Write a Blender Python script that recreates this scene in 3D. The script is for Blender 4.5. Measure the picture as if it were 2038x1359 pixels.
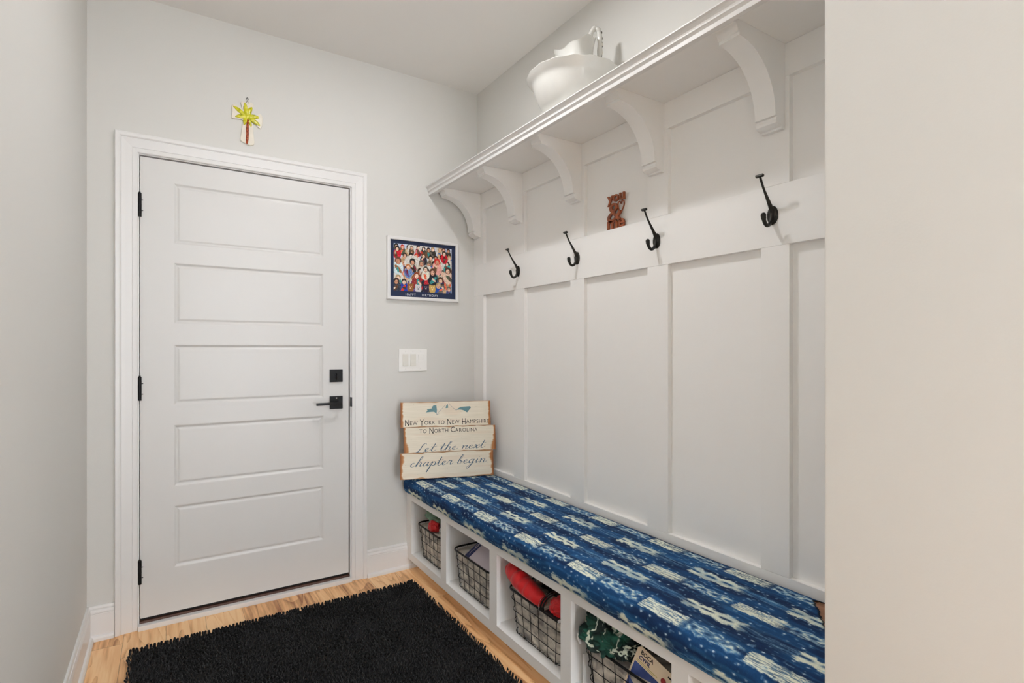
import bpy, bmesh, math, random
import numpy as np
from mathutils import Vector, Matrix, noise as mnoise
for o in list(bpy.data.objects): bpy.data.objects.remove(o)
S = bpy.context.scene
COL = S.collection
PI = math.pi
# ------------------------------------------------------------ camera
YAW = math.radians(32.609)
CAM = (-1.584, -2.873, 1.235)
cd = bpy.data.cameras.new('camera'); cam = bpy.data.objects.new('camera', cd); COL.objects.link(cam)
cam.location = CAM; cam.rotation_euler = (PI/2, 0, -YAW)
cd.sensor_width = 36.0; cd.lens = 36.0*1070.28/2038
cd.shift_y = (692.9-679.5)/2038
cd.clip_start = 0.05
S.camera = cam
# ------------------------------------------------------------ world and exposure
W = bpy.data.worlds.new('world'); S.world = W; W.use_nodes = True
bg = W.node_tree.nodes['Background']
bg.inputs[0].default_value = (0.90, 0.945, 1.0, 1); bg.inputs[1].default_value = 9.7
S.view_settings.view_transform = 'Standard'; S.view_settings.look = 'None'
S.view_settings.exposure = 0.0; S.view_settings.gamma = 1.0
S.view_settings.use_curve_mapping = False
S.cycles.max_bounces = 14; S.cycles.diffuse_bounces = 10
CEIL = 2.777
def area(name, loc, size, power, col, rot=(0, 0, 0)):
    l = bpy.data.lights.new(name, 'AREA'); l.shape = 'DISK'; l.size = size; l.energy = power; l.color = col
    o = bpy.data.objects.new(name, l); COL.objects.link(o); o.location = loc; o.rotation_euler = rot
    return o
area('downlight_lamp', (-0.84, -1.17, CEIL-0.022), 0.13, 11.0, (0.985, 0.985, 1.0))
area('hall_fill_lamp', (-1.20, -4.05, CEIL-0.022), 0.13, 2.0, (1.0, 0.985, 0.96))  # added fill lamp, out of view behind the camera

# ------------------------------------------------------------ helpers
def lin(c):
    c = c/255.0
    return c/12.92 if c <= 0.04045 else ((c+0.055)/1.055)**2.4
def rgb(r, g, b): return (lin(r), lin(g), lin(b), 1)
def mat(name, col, rough=0.5, metal=0.0, bump=0.0, bscale=60, var=0.0, vscale=8, spec=0.5, coat=0.0, sheen=0.0, trans=0.0):
    m = bpy.data.materials.new(name); m.use_nodes = True
    nt = m.node_tree; b = nt.nodes['Principled BSDF']
    b.inputs['Base Color'].default_value = col; b.inputs['Roughness'].default_value = rough
    b.inputs['Metallic'].default_value = metal; b.inputs['Specular IOR Level'].default_value = spec
    b.inputs['Coat Weight'].default_value = coat; b.inputs['Sheen Weight'].default_value = sheen
    b.inputs['Transmission Weight'].default_value = trans
    tc = nt.nodes.new('ShaderNodeTexCoord')
    if bump:
        n = nt.nodes.new('ShaderNodeTexNoise'); n.inputs['Scale'].default_value = bscale; n.inputs['Detail'].default_value = 4
        nt.links.new(tc.outputs['Object'], n.inputs['Vector'])
        bp = nt.nodes.new('ShaderNodeBump'); bp.inputs['Strength'].default_value = bump; bp.inputs['Distance'].default_value = 0.002
        nt.links.new(n.outputs['Fac'], bp.inputs['Height']); nt.links.new(bp.outputs['Normal'], b.inputs['Normal'])
    if var:
        n = nt.nodes.new('ShaderNodeTexNoise'); n.inputs['Scale'].default_value = vscale; n.inputs['Detail'].default_value = 3
        nt.links.new(tc.outputs['Object'], n.inputs['Vector'])
        r = nt.nodes.new('ShaderNodeValToRGB'); e = r.color_ramp.elements
        e[0].position = 0.3; e[1].position = 0.7
        e[0].color = tuple(x*(1-var) for x in col[:3])+(1,); e[1].color = tuple(min(1, x*(1+var)) for x in col[:3])+(1,)
        nt.links.new(n.outputs['Fac'], r.inputs['Fac']); nt.links.new(r.outputs['Color'], b.inputs['Base Color'])
    return m
def ramp_mat(name, stops, scale=(1, 1, 1), nscale=10, detail=4, rough=0.6, bump=0.0, distort=0.0):
    m = bpy.data.materials.new(name); m.use_nodes = True; nt = m.node_tree; b = nt.nodes['Principled BSDF']
    b.inputs['Roughness'].default_value = rough
    tc = nt.nodes.new('ShaderNodeTexCoord'); mp = nt.nodes.new('ShaderNodeMapping'); mp.inputs['Scale'].default_value = scale
    n = nt.nodes.new('ShaderNodeTexNoise'); n.inputs['Scale'].default_value = nscale; n.inputs['Detail'].default_value = detail
    n.inputs['Distortion'].default_value = distort
    r = nt.nodes.new('ShaderNodeValToRGB'); e = r.color_ramp.elements
    while len(e) < len(stops): e.new(0.5)
    for k, (p, c) in enumerate(stops): e[k].position = p; e[k].color = c
    L = nt.links.new
    L(tc.outputs['Object'], mp.inputs['Vector']); L(mp.outputs['Vector'], n.inputs['Vector'])
    L(n.outputs['Fac'], r.inputs['Fac']); L(r.outputs['Color'], b.inputs['Base Color'])
    if bump:
        bp = nt.nodes.new('ShaderNodeBump'); bp.inputs['Strength'].default_value = bump; bp.inputs['Distance'].default_value = 0.003
        L(n.outputs['Fac'], bp.inputs['Height']); L(bp.outputs['Normal'], b.inputs['Normal'])
    return m
def attr_mat(name, rough=0.8, bump=0.0, bscale=900, spec=0.3):
    m = bpy.data.materials.new(name); m.use_nodes = True; nt = m.node_tree; b = nt.nodes['Principled BSDF']
    b.inputs['Roughness'].default_value = rough; b.inputs['Specular IOR Level'].default_value = spec
    a = nt.nodes.new('ShaderNodeAttribute'); a.attribute_name = 'print'
    nt.links.new(a.outputs['Color'], b.inputs['Base Color'])
    if bump:
        tc = nt.nodes.new('ShaderNodeTexCoord')
        n = nt.nodes.new('ShaderNodeTexNoise'); n.inputs['Scale'].default_value = bscale
        nt.links.new(tc.outputs['Object'], n.inputs['Vector'])
        bp = nt.nodes.new('ShaderNodeBump'); bp.inputs['Strength'].default_value = bump; bp.inputs['Distance'].default_value = 0.001
        nt.links.new(n.outputs['Fac'], bp.inputs['Height']); nt.links.new(bp.outputs['Normal'], b.inputs['Normal'])
    return m

class MB:
    def __init__(s): s.bm = bmesh.new()
    def box(s, x0, x1, y0, y1, z0, z1, bev=0.0, mi=0, M=None):
        x0, x1 = sorted((x0, x1)); y0, y1 = sorted((y0, y1)); z0, z1 = sorted((z0, z1))
        t = bmesh.new(); bmesh.ops.create_cube(t, size=1)
        for v in t.verts:
            v.co = Vector(((x0+x1)/2+v.co.x*(x1-x0), (y0+y1)/2+v.co.y*(y1-y0), (z0+z1)/2+v.co.z*(z1-z0)))
        if bev: bmesh.ops.bevel(t, geom=t.edges[:], offset=bev, segments=2, affect='EDGES', profile=0.7)
        for f in t.faces: f.material_index = mi
        s.add(t, M); return s
    def add(s, t, M=None):
        if M: bmesh.ops.transform(t, matrix=M, verts=t.verts[:])
        me = bpy.data.meshes.new('tmp'); t.to_mesh(me); t.free(); s.bm.from_mesh(me); bpy.data.meshes.remove(me)
    def grid(s, rows, close_u=False, close_v=False, cap=False, mi=0):
        R = [[s.bm.verts.new(Vector(p)) for p in r] for r in rows]
        n = len(R); m = len(R[0])
        for i in range(n if close_u else n-1):
            for j in range(m if close_v else m-1):
                try:
                    f = s.bm.faces.new((R[i][j], R[(i+1) % n][j], R[(i+1) % n][(j+1) % m], R[i][(j+1) % m])); f.material_index = mi
                except ValueError: pass
        if cap:
            for r in (R[0], R[-1]):
                try: f = s.bm.faces.new(r); f.material_index = mi
                except ValueError: pass
        return s
    def tube(s, pts, rad, seg=8, closed=False, cap=True, flat=1.0, mi=0, up=None):
        P = [Vector(p) for p in pts]; n = len(P)
        if not hasattr(rad, '__len__'): rad = [rad]*n
        rows = []; nrm = None
        for i in range(n):
            a = P[(i-1) % n] if (closed or i > 0) else P[i]; b = P[(i+1) % n] if (closed or i < n-1) else P[i]
            t = (b-a).normalized()
            if nrm is None:
                nrm = Vector(up) if up else (Vector((0, 0, 1)) if abs(t.z) < 0.9 else Vector((1, 0, 0)))
            nrm = (nrm-t*nrm.dot(t)).normalized(); bn = t.cross(nrm)
            rows.append([P[i]+nrm*(rad[i]*math.cos(2*PI*k/seg))+bn*(rad[i]*flat*math.sin(2*PI*k/seg)) for k in range(seg)])
        s.grid(rows, close_u=closed, close_v=True, cap=(cap and not closed), mi=mi); return s
    def prism(s, poly, axis, a, b, mi=0):
        # polygon of 2D points extruded along axis; other two axes in order
        def mk(p, t):
            if axis == 'y': return (p[0], t, p[1])
            if axis == 'x': return (t, p[0], p[1])
            return (p[0], p[1], t)
        r0 = [s.bm.verts.new(mk(p, a)) for p in poly]; r1 = [s.bm.verts.new(mk(p, b)) for p in poly]
        n = len(poly)
        for i in range(n):
            f = s.bm.faces.new((r0[i], r0[(i+1) % n], r1[(i+1) % n], r1[i])); f.material_index = mi
        for r in (r0, r1):
            f = s.bm.faces.new(r); f.material_index = mi
        return s
    def lathe(s, prof, c, seg=48, fn=None, mi=0):
        rows = []
        for (r, z) in prof:
            row = []
            for k in range(seg):
                a = 2*PI*k/seg; rr, zz = (r, z) if fn is None else fn(r, z, a)
                row.append((c[0]+rr*math.cos(a), c[1]+rr*math.sin(a), c[2]+zz))
            rows.append(row)
        s.grid(rows, close_v=True, mi=mi); return s
    def build(s, name, mats, parent=None, smooth=False, angle=None, M=None):
        bmesh.ops.remove_doubles(s.bm, verts=s.bm.verts[:], dist=1e-6)
        bmesh.ops.recalc_face_normals(s.bm, faces=s.bm.faces[:])
        if M: bmesh.ops.transform(s.bm, matrix=M, verts=s.bm.verts[:])
        me = bpy.data.meshes.new(name); s.bm.to_mesh(me); s.bm.free()
        if not isinstance(mats, (list, tuple)): mats = [mats]
        for m in mats: me.materials.append(m)
        if smooth:
            me.polygons.foreach_set('use_smooth', [True]*len(me.polygons))
            if angle: me.set_sharp_from_angle(angle=math.radians(angle))
        o = bpy.data.objects.new(name, me); COL.objects.link(o)
        if parent is not None:
            o.parent = parent
            if parent.type == 'EMPTY': o.matrix_parent_inverse = Matrix.Translation(-parent.location)
        return o
def thing(name, label, cat, loc=(0, 0, 0), group=None):
    o = bpy.data.objects.new(name, None); COL.objects.link(o); o.location = loc; o.empty_display_size = 0.05
    return tag(o, label, cat, group)
def tag(o, label, cat, group=None):
    o['label'] = label; o['category'] = cat
    if group: o['group'] = group
    return o
def struct(o, label=None):
    o['kind'] = 'structure'
    if label: o['label'] = label
    return o
def smoothpts(P, n=8, closed=False):
    P = [Vector(p) for p in P]; out = []; m = len(P)
    for i in range(m if closed else m-1):
        g = lambda k: P[k % m] if closed else P[max(0, min(m-1, k))]
        a, b, c, d = g(i-1), g(i), g(i+1), g(i+2)
        for k in range(n):
            t = k/n; out.append(0.5*((2*b)+(c-a)*t+(2*a-5*b+4*c-d)*t*t+(3*b-a-3*c+d)*t**3))
    if not closed: out.append(P[-1])
    return out
def mesh_from_arrays(name, V, F, m, parent=None, cols=None, smooth=True):
    me = bpy.data.meshes.new(name)
    V = np.asarray(V, np.float32); F = np.asarray(F, np.int32)
    me.vertices.add(len(V)); me.vertices.foreach_set('co', V.ravel())
    k = F.shape[1]
    me.loops.add(F.size); me.loops.foreach_set('vertex_index', F.ravel())
    me.polygons.add(len(F)); me.polygons.foreach_set('loop_start', np.arange(0, F.size, k, dtype=np.int32))
    if smooth: me.polygons.foreach_set('use_smooth', np.ones(len(F), bool))
    me.update(calc_edges=True); me.validate()
    if cols is not None:
        a = me.color_attributes.new('print', 'FLOAT_COLOR', 'POINT')
        c = np.ones((len(V), 4), np.float32); c[:, :3] = cols; a.data.foreach_set('color', c.ravel())
    me.materials.append(m)
    o = bpy.data.objects.new(name, me); COL.objects.link(o)
    if parent is not None:
        o.parent = parent
        if parent.type == 'EMPTY': o.matrix_parent_inverse = Matrix.Translation(-parent.location)
    return o
def grid_faces(n, m):
    i, j = np.meshgrid(np.arange(n-1), np.arange(m-1), indexing='ij')
    a = i*m+j
    return np.stack([a, a+m, a+m+1, a+1], -1).reshape(-1, 4)
def srgb2lin(a):
    a = np.asarray(a, float)/255.0
    return np.where(a <= 0.04045, a/12.92, ((a+0.055)/1.055)**2.4)
def vnoise(x, y, seed=0):
    rs = np.random.RandomState(seed); T = rs.rand(256, 256)
    xi = np.floor(x).astype(int); yi = np.floor(y).astype(int); fx = x-xi; fy = y-yi
    fx = fx*fx*(3-2*fx); fy = fy*fy*(3-2*fy)
    g = lambda a, b: T[a % 256, b % 256]
    return (g(xi, yi)*(1-fx)+g(xi+1, yi)*fx)*(1-fy)+(g(xi, yi+1)*(1-fx)+g(xi+1, yi+1)*fx)*fy
def sstep(a, b, x):
    t = np.clip((x-a)/(b-a), 0, 1); return t*t*(3-2*t)
def text_obj(name, body, size, m, origin, u, v, ext=0.0004, parent=None, sx=1.0, align='LEFT', spacing=1.0, bold=0.0):
    c = bpy.data.curves.new(name, 'FONT'); c.body = body; c.size = size; c.extrude = ext; c.align_x = align
    c.space_character = spacing; c.offset = bold; c.resolution_u = 3
    t = bpy.data.objects.new('tmp', c); COL.objects.link(t)
    bpy.context.view_layer.update()
    me = bpy.data.meshes.new_from_object(t.evaluated_get(bpy.context.evaluated_depsgraph_get()))
    bpy.data.objects.remove(t); bpy.data.curves.remove(c)
    u = Vector(u).normalized(); v = Vector(v).normalized(); n = u.cross(v)
    M = Matrix(((u.x*sx, v.x, n.x, origin[0]), (u.y*sx, v.y, n.y, origin[1]), (u.z*sx, v.z, n.z, origin[2]), (0, 0, 0, 1)))
    me.transform(M); me.materials.clear(); me.materials.append(m); me.name = name
    if parent == 'mesh': return me
    o = bpy.data.objects.new(name, me); COL.objects.link(o)
    if parent is not None:
        o.parent = parent
        if parent.type == 'EMPTY': o.matrix_parent_inverse = Matrix.Translation(-parent.location)
    return o

# ------------------------------------------------------------ materials
M_wall = mat('wall_paint', rgb(214, 213, 209), 0.62, bump=0.08, bscale=220)
M_ceil = mat('ceiling_paint', rgb(232, 230, 227), 0.8, bump=0.06, bscale=200)
M_white = mat('white_semi_gloss', rgb(227, 226, 225), 0.34, bump=0.03, bscale=90)
M_panel = mat('white_satin', rgb(241, 240, 238), 0.45, bump=0.04, bscale=60)
M_door = mat('white_door_paint', rgb(217, 216, 214), 0.36, bump=0.03, bscale=90)
M_black = mat('matte_black_metal', rgb(27, 27, 28), 0.38, metal=0.6, bump=0.05, bscale=300)
M_dark = mat('dark_gap', rgb(22, 20, 19), 0.7, bump=0.05)
M_bronze = mat('brown_threshold', rgb(88, 60, 48), 0.45, var=0.15, vscale=30)
M_ceramic = mat('glazed_white_ceramic', rgb(214, 213, 208), 0.22, coat=0.15, var=0.02, vscale=20)
M_chrome = mat('nickel', rgb(190, 188, 184), 0.25, metal=1.0, var=0.03)
M_lens = bpy.data.materials.new('lamp_lens'); M_lens.use_nodes = True
_b = M_lens.node_tree.nodes['Principled BSDF']; _b.inputs['Emission Color'].default_value = (1, 0.96, 0.9, 1); _b.inputs['Emission Strength'].default_value = 6

def floor_mat():
    m = bpy.data.materials.new('wood_plank_floor'); m.use_nodes = True; nt = m.node_tree; N = nt.nodes; L = nt.links.new
    b = N['Principled BSDF']; b.inputs['Roughness'].default_value = 0.42
    tc = N.new('ShaderNodeTexCoord'); sp = N.new('ShaderNodeSeparateXYZ'); L(tc.outputs['Object'], sp.inputs[0])
    def mth(op, a, b_=None, c=None):
        n = N.new('ShaderNodeMath'); n.operation = op
        for i, v in enumerate((a, b_, c)):
            if v is None: continue
            if isinstance(v, (int, float)): n.inputs[i].default_value = v
            else: L(v, n.inputs[i])
        return n.outputs[0]
    xs = mth('DIVIDE', mth('ADD', sp.outputs[0], 1.44), 0.152); row = mth('FLOOR', xs); fx = mth('FRACT', xs)
    wn = N.new('ShaderNodeTexWhiteNoise'); wn.noise_dimensions = '1D'; L(row, wn.inputs['W'])
    ys = mth('DIVIDE', mth('ADD', sp.outputs[1], mth('MULTIPLY', wn.outputs['Value'], 3.1)), 1.22); col = mth('FLOOR', ys); fy = mth('FRACT', ys)
    cb = N.new('ShaderNodeCombineXYZ'); L(row, cb.inputs[0]); L(col, cb.inputs[1])
    wn2 = N.new('ShaderNodeTexWhiteNoise'); wn2.noise_dimensions = '2D'; L(cb.outputs[0], wn2.inputs['Vector'])
    off = mth('MULTIPLY', wn2.outputs['Value'], 37.0)
    # cathedral rings: nested arches along the plank
    cc = N.new('ShaderNodeCombineXYZ'); L(mth('ADD', mth('MULTIPLY', sp.outputs[0], 9.0), off), cc.inputs[0]); L(mth('MULTIPLY', sp.outputs[1], 1.1), cc.inputs[1]); L(off, cc.inputs[2])
    n1 = N.new('ShaderNodeTexNoise'); n1.inputs['Scale'].default_value = 1.0; n1.inputs['Detail'].default_value = 2; n1.inputs['Distortion'].default_value = 0.6; L(cc.outputs[0], n1.inputs['Vector'])
    rings = mth('FRACT', mth('MULTIPLY', n1.outputs['Fac'], 9.0))
    rings = mth('POWER', rings, 2.0)
    c2 = N.new('ShaderNodeCombineXYZ'); L(mth('ADD', mth('MULTIPLY', sp.outputs[0], 55.0), off), c2.inputs[0]); L(mth('MULTIPLY', sp.outputs[1], 3.0), c2.inputs[1])
    n2 = N.new('ShaderNodeTexNoise'); n2.inputs['Scale'].default_value = 1.0; n2.inputs['Detail'].default_value = 5; L(c2.outputs[0], n2.inputs['Vector'])
    g = mth('ADD', mth('MULTIPLY', rings, 0.22), mth('MULTIPLY', n2.outputs['Fac'], 0.95))
    g = mth('ADD', g, mth('MULTIPLY', mth('SUBTRACT', wn2.outputs['Value'], 0.6), 0.25))
    r = N.new('ShaderNodeValToRGB'); e = r.color_ramp.elements
    e[0].position = 0.36; e[0].color = rgb(250, 208, 156); e[1].position = 0.86; e[1].color = rgb(158, 98, 56)
    k = e.new(0.55); k.color = rgb(238, 186, 130)
    L(g, r.inputs['Fac'])
    seam = mth('MAXIMUM', mth('LESS_THAN', fx, 0.010), mth('LESS_THAN', fy, 0.0014))
    mx = N.new('ShaderNodeMix'); mx.data_type = 'RGBA'; L(mth('MULTIPLY', seam, 0.7), mx.inputs['Factor']); L(r.outputs['Color'], mx.inputs['A']); mx.inputs['B'].default_value = rgb(92, 58, 34)
    L(mx.outputs['Result'], b.inputs['Base Color'])
    return m
M_floor = floor_mat()

# ------------------------------------------------------------ room shell
XL = -1.872; YB = -4.6; XR = -0.50; YR = -2.315
struct(MB().box(XL-0.12, 0.12, YB, 0.30, -0.10, 0).build('floor', M_floor))
struct(MB().box(XL-0.12, 0.12, YB, 0.16, CEIL, CEIL+0.1).build('ceiling', M_ceil))
struct(MB().box(XL-0.12, XL, YB, 0.16, 0, CEIL).build('wall_left', M_wall))
struct(MB().box(0, 0.12, YR, 0.16, 0, CEIL).build('wall_right', M_wall))
struct(MB().box(XR, 0.12, YB, YR, 0, CEIL, bev=0.003).build('wall_front', M_wall))
DX0, DX1, DZ1 = -1.707, -0.750, 2.104
b = MB()
b.box(XL, DX0, 0, 0.14, 0, CEIL); b.box(DX1, 0, 0, 0.14, 0, CEIL); b.box(DX0, DX1, 0, 0.14, DZ1, CEIL)
struct(b.build('wall_back', M_wall))
struct(MB().box(XL, 0, 0.25, 0.30, 0, 2.3).build('door_gap_shade', M_dark))  # near-black sheet; its colour supplies the shade in the door gaps

BP = [(0, 0.143), (0.007, 0.143), (0.0095, 0.136), (0.0095, 0.131), (0.0075, 0.1295), (0.011, 0.127), (0.0135, 0.119), (0.0135, 0.114), (0.0115, 0.112), (0.0135, 0.109), (0.0135, 0.022), (0.020, 0.019), (0.025, 0.011), (0.026, 0), (0, 0)]
def baseboard(name, a, c, side):
    b = MB()
    if side == 'back': b.prism([(-t, z) for t, z in BP], 'x', a, c)
    if side == 'left': b.prism([(XL+t, z) for t, z in BP], 'y', a, c)
    if side == 'front': b.prism([(XR-t, z) for t, z in BP], 'y', a, c)
    return struct(b.build(name, M_white))
struct(MB().box(XL, -1.20, YB, YB+0.1, 0, CEIL).build('wall_light_baffle', M_wall))  # unseen wall, added to narrow the hall opening and dim wall_front
baseboard('baseboard_back', XL+0.001, -1.7785, 'back')
baseboard('baseboard_back', -0.6805, -0.401, 'back')
baseboard('baseboard_left', YB, -0.0005, 'left')
baseboard('baseboard_front', YB, YR, 'front')

# ---- door trim: mitred casing with beads, jambs, sill
xl, xr, zt = -1.695, -0.763, 2.091
prof = [(0, 0.0), (0, 0.009), (0.003, 0.011), (0.018, 0.0115), (0.0195, 0.0095), (0.021, 0.0115), (0.045, 0.0135), (0.058, 0.0150), (0.060, 0.013), (0.062, 0.0155), (0.066, 0.0185), (0.078, 0.020), (0.0815, 0.018), (0.0815, 0.0)]
b = MB()
rows = [[(xl-d, -t, 0.0) for d, t in prof], [(xl-d, -t, zt+d) for d, t in prof], [(xr+d, -t, zt+d) for d, t in prof], [(xr+d, -t, 0.0) for d, t in prof]]
b.grid(rows, close_v=True, cap=True)
struct(b.build('trim_1', M_white), 'white mitred casing around the door')
b = MB(); b.box(DX0, -1.6905, 0.001, 0.13, 0, 2.0865); b.box(-0.768, DX1, 0.001, 0.13, 0, 2.0865); b.box(DX0, DX1, 0.001, 0.13, 2.0865, DZ1)
struct(b.build('trim_2', M_white), 'white door jamb')
b = MB(); b.box(-1.694, -0.765, -0.026, 0.004, 0, 0.021, bev=0.002)
sill = struct(b.build('trim_3', M_white), 'white strip along the doorway floor')
b = MB(); b.box(-1.6895, -0.769, 0.004, 0.09, 0, 0.030, bev=0.002); b.build('threshold', M_bronze, sill)

# ---- door
door = struct(thing('door_1', 'white five panel door with black lever and deadbolt', 'door', (-1.23, 0.006, 0)))
del door['category']
sx0, sx1, sz0, sz1 = -1.687, -0.7745, 0.043, 2.081
px0, px1 = -1.562, -0.902
PZ = [(0.241, 0.522), (0.608, 0.887), (0.977, 1.252), (1.345, 1.623), (1.707, 1.983)]
b = MB(); Y = 0.006
def q(*pts): b.bm.faces.new([b.bm.verts.new(p) for p in pts])
def rect(x0, x1, z0, z1, y=Y): q((x0, y, z0), (x1, y, z0), (x1, y, z1), (x0, y, z1))
zs = [sz0]+[v for p in PZ for v in p]+[sz1]
for i in range(len(zs)-1):
    rect(sx0, px0, zs[i], zs[i+1]); rect(px1, sx1, zs[i], zs[i+1])
    if i % 2 == 0: rect(px0, px1, zs[i], zs[i+1])
for z0, z1 in PZ:
    rings = [(0, 0), (0.003, 0.0005), (0.010, 0.006), (0.013, 0.007), (0.016, 0.0065), (0.022, 0.0035), (0.026, 0.0030)]
    rr = []
    for d, t in rings: rr.append([(px0+d, Y+t, z0+d), (px1-d, Y+t, z0+d), (px1-d, Y+t, z1-d), (px0+d, Y+t, z1-d)])
    b.grid(rr, close_v=True)
    d, t = rings[-1]; rect(px0+d, px1-d, z0+d, z1-d, Y+t)
Yb = 0.05
q((sx0, Yb, sz0), (sx1, Yb, sz0), (sx1, Yb, sz1), (sx0, Yb, sz1))
q((sx0, Y, sz0), (sx1, Y, sz0), (sx1, Yb, sz0), (sx0, Yb, sz0)); q((sx0, Y, sz1), (sx1, Y, sz1), (sx1, Yb, sz1), (sx0, Yb, sz1))
q((sx0, Y, sz0), (sx0, Yb, sz0), (sx0, Yb, sz1), (sx0, Y, sz1)); q((sx1, Y, sz0), (sx1, Yb, sz0), (sx1, Yb, sz1), (sx1, Y, sz1))
b.build('door_slab', M_door, door)
MB().box(sx0+0.002, sx1-0.001, 0.018, 0.048, 0.0305, 0.0425).build('door_sweep', M_dark, door)
for zc in (1.865, 1.057, 0.250):
    b = MB(); b.tube([(-1.6885, -0.003, zc-0.052), (-1.6885, -0.003, zc+0.052)], 0.0068, 12)
    for k in (-0.030, 0.0, 0.030): b.tube([(-1.6885, -0.003, zc+k-0.0006), (-1.6885, -0.003, zc+k+0.0006)], 0.0074, 12)
    b.tube([(-1.6885, -0.003, zc+0.052), (-1.6885, -0.003, zc+0.057)], [0.0045, 0.003], 10)
    for k in (-0.024, 0.022): b.tube([(-1.683, -0.004, zc+k), (-1.676, -0.004, zc+k)], 0.0018, 6)
    b.build('hinge', M_black, door, smooth=True, angle=40)
hx = -0.8405
b = MB(); b.box(hx-0.033, hx+0.033, Y-0.009, Y, 1.058, 1.124, bev=0.0015)
dbolt = b.build('deadbolt', M_black, door)
b = MB(); b.tube([(hx, Y-0.009, 1.091), (hx, Y-0.016, 1.091)], 0.009, 16); b.box(hx-0.0035, hx+0.0035, Y-0.034, Y-0.014, 1.070, 1.103, bev=0.002)
b.build('thumb_turn', M_black, dbolt)
b = MB(); b.box(hx-0.033, hx+0.033, Y-0.009, Y, 0.917, 0.984, bev=0.0015)
lev = b.build('lever_handle', M_black, door)
b = MB(); b.tube([(hx+0.002, Y-0.009, 0.950), (hx+0.002, Y-0.052, 0.950)], 0.0095, 18)
b.box(-0.952, hx+0.013, Y-0.064, Y-0.051, 0.9435, 0.9565, bev=0.0012)
b.build('lever', M_black, lev, smooth=True, angle=35)
b = MB(); b.tube([(hx, Y-0.009, 0.974), (hx, Y-0.0105, 0.974)], 0.0035, 14); b.build('privacy_pin', M_chrome, lev)
b = MB(); b.box(-0.7675, -0.7605, -0.013, 0.03, 0.925, 0.975, bev=0.002); b.build('strike_plate', M_black, door)

# ------------------------------------------------------------ board-and-batten panelling
pan = thing('trim_4', 'white board and batten panelling on the hook wall', 'panelling', (0, -1.15, 1.2)); del pan['category']; struct(pan)
FX = -0.020
BAT = [(-0.0005, -0.116), (-0.447, -0.547), (-0.927, -1.025), (-1.401, -1.503), (-1.874, -1.966)]
def board(name, y0, y1, z0, z1, parent=pan):
    return MB().box(FX, -0.0005, y0, y1, z0, z1, bev=0.0008).build(name, M_panel, parent)
YE = YR+0.001
for y0, y1 in BAT:
    board('batten', y0, y1, 0.547, 1.5475); board('batten', y0, y1, 1.7335, 2.0515)
board('rail', -0.0005, YE, 1.548, 1.733); board('rail', -0.0005, YE, 2.052, 2.150); board('rail', -0.0005, YE, 0.43, 0.5465)
MB().box(-0.0015, -0.0004, -0.0005, YE, 0.5, 2.15).build('backing_panel', M_panel, pan)

# ---- shelf with crown moulding and brackets
shelf = thing('wall_shelf', 'long white shelf with crown moulding and curved brackets above the hooks', 'shelf', (-0.16, -1.15, 2.15))
MB().box(-0.3235, -0.0005, -0.0005, YE, 2.1505, 2.1630).build('shelf_board', M_panel, shelf)
cp = [(-0.300, 2.150), (-0.300, 2.1165), (-0.3170, 2.1165), (-0.3176, 2.1171), (-0.3176, 2.1300), (-0.3190, 2.1320), (-0.3215, 2.1355), (-0.3236, 2.1372), (-0.3243, 2.1378), (-0.3243, 2.1406), (-0.3240, 2.1412), (-0.3248, 2.1470), (-0.3270, 2.1525), (-0.3303, 2.1568), (-0.3345, 2.1590), (-0.3362, 2.1596), (-0.3362, 2.1632), (-0.3250, 2.1632), (-0.3249, 2.150)]
MB().prism(cp, 'y', -0.0005, YE).build('crown_moulding', M_white, shelf)
def bracket(yc):
    P = [(-0.0205, 2.1500), (-0.272, 2.1500), (-0.274, 2.142), (-0.268, 2.137), (-0.262, 2.138)]
    P += [(-0.256, 2.134), (-0.252, 2.127), (-0.250, 2.119), (-0.244, 2.117), (-0.244, 2.108)]
    a0, a1, cx_, cz_, rx, rz = 90, 0, -0.244, 1.926, 0.174, 0.182
    for k in range(0, 19):
        a = math.radians(a0+(a1-a0)*k/18); P.append((cx_+rx*math.cos(a), cz_+rz*math.sin(a)))
    P += [(-0.060, 1.9255), (-0.0595, 1.9235), (-0.0655, 1.921), (-0.0670, 1.914), (-0.0640, 1.906), (-0.0560, 1.901), (-0.0470, 1.899), (-0.0380, 1.8985), (-0.0360, 1.893), (-0.0205, 1.893)]
    b = MB(); w = 0.033
    # thick arch as the lower edge, with a slightly recessed web behind it
    b.prism(P, 'y', yc-w, yc+w)
    o = b.build('bracket', M_panel, shelf, smooth=True, angle=28); return o
for y0, y1 in BAT: bracket((y0+y1)/2 if y0 < -0.1 else -0.050)

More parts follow.
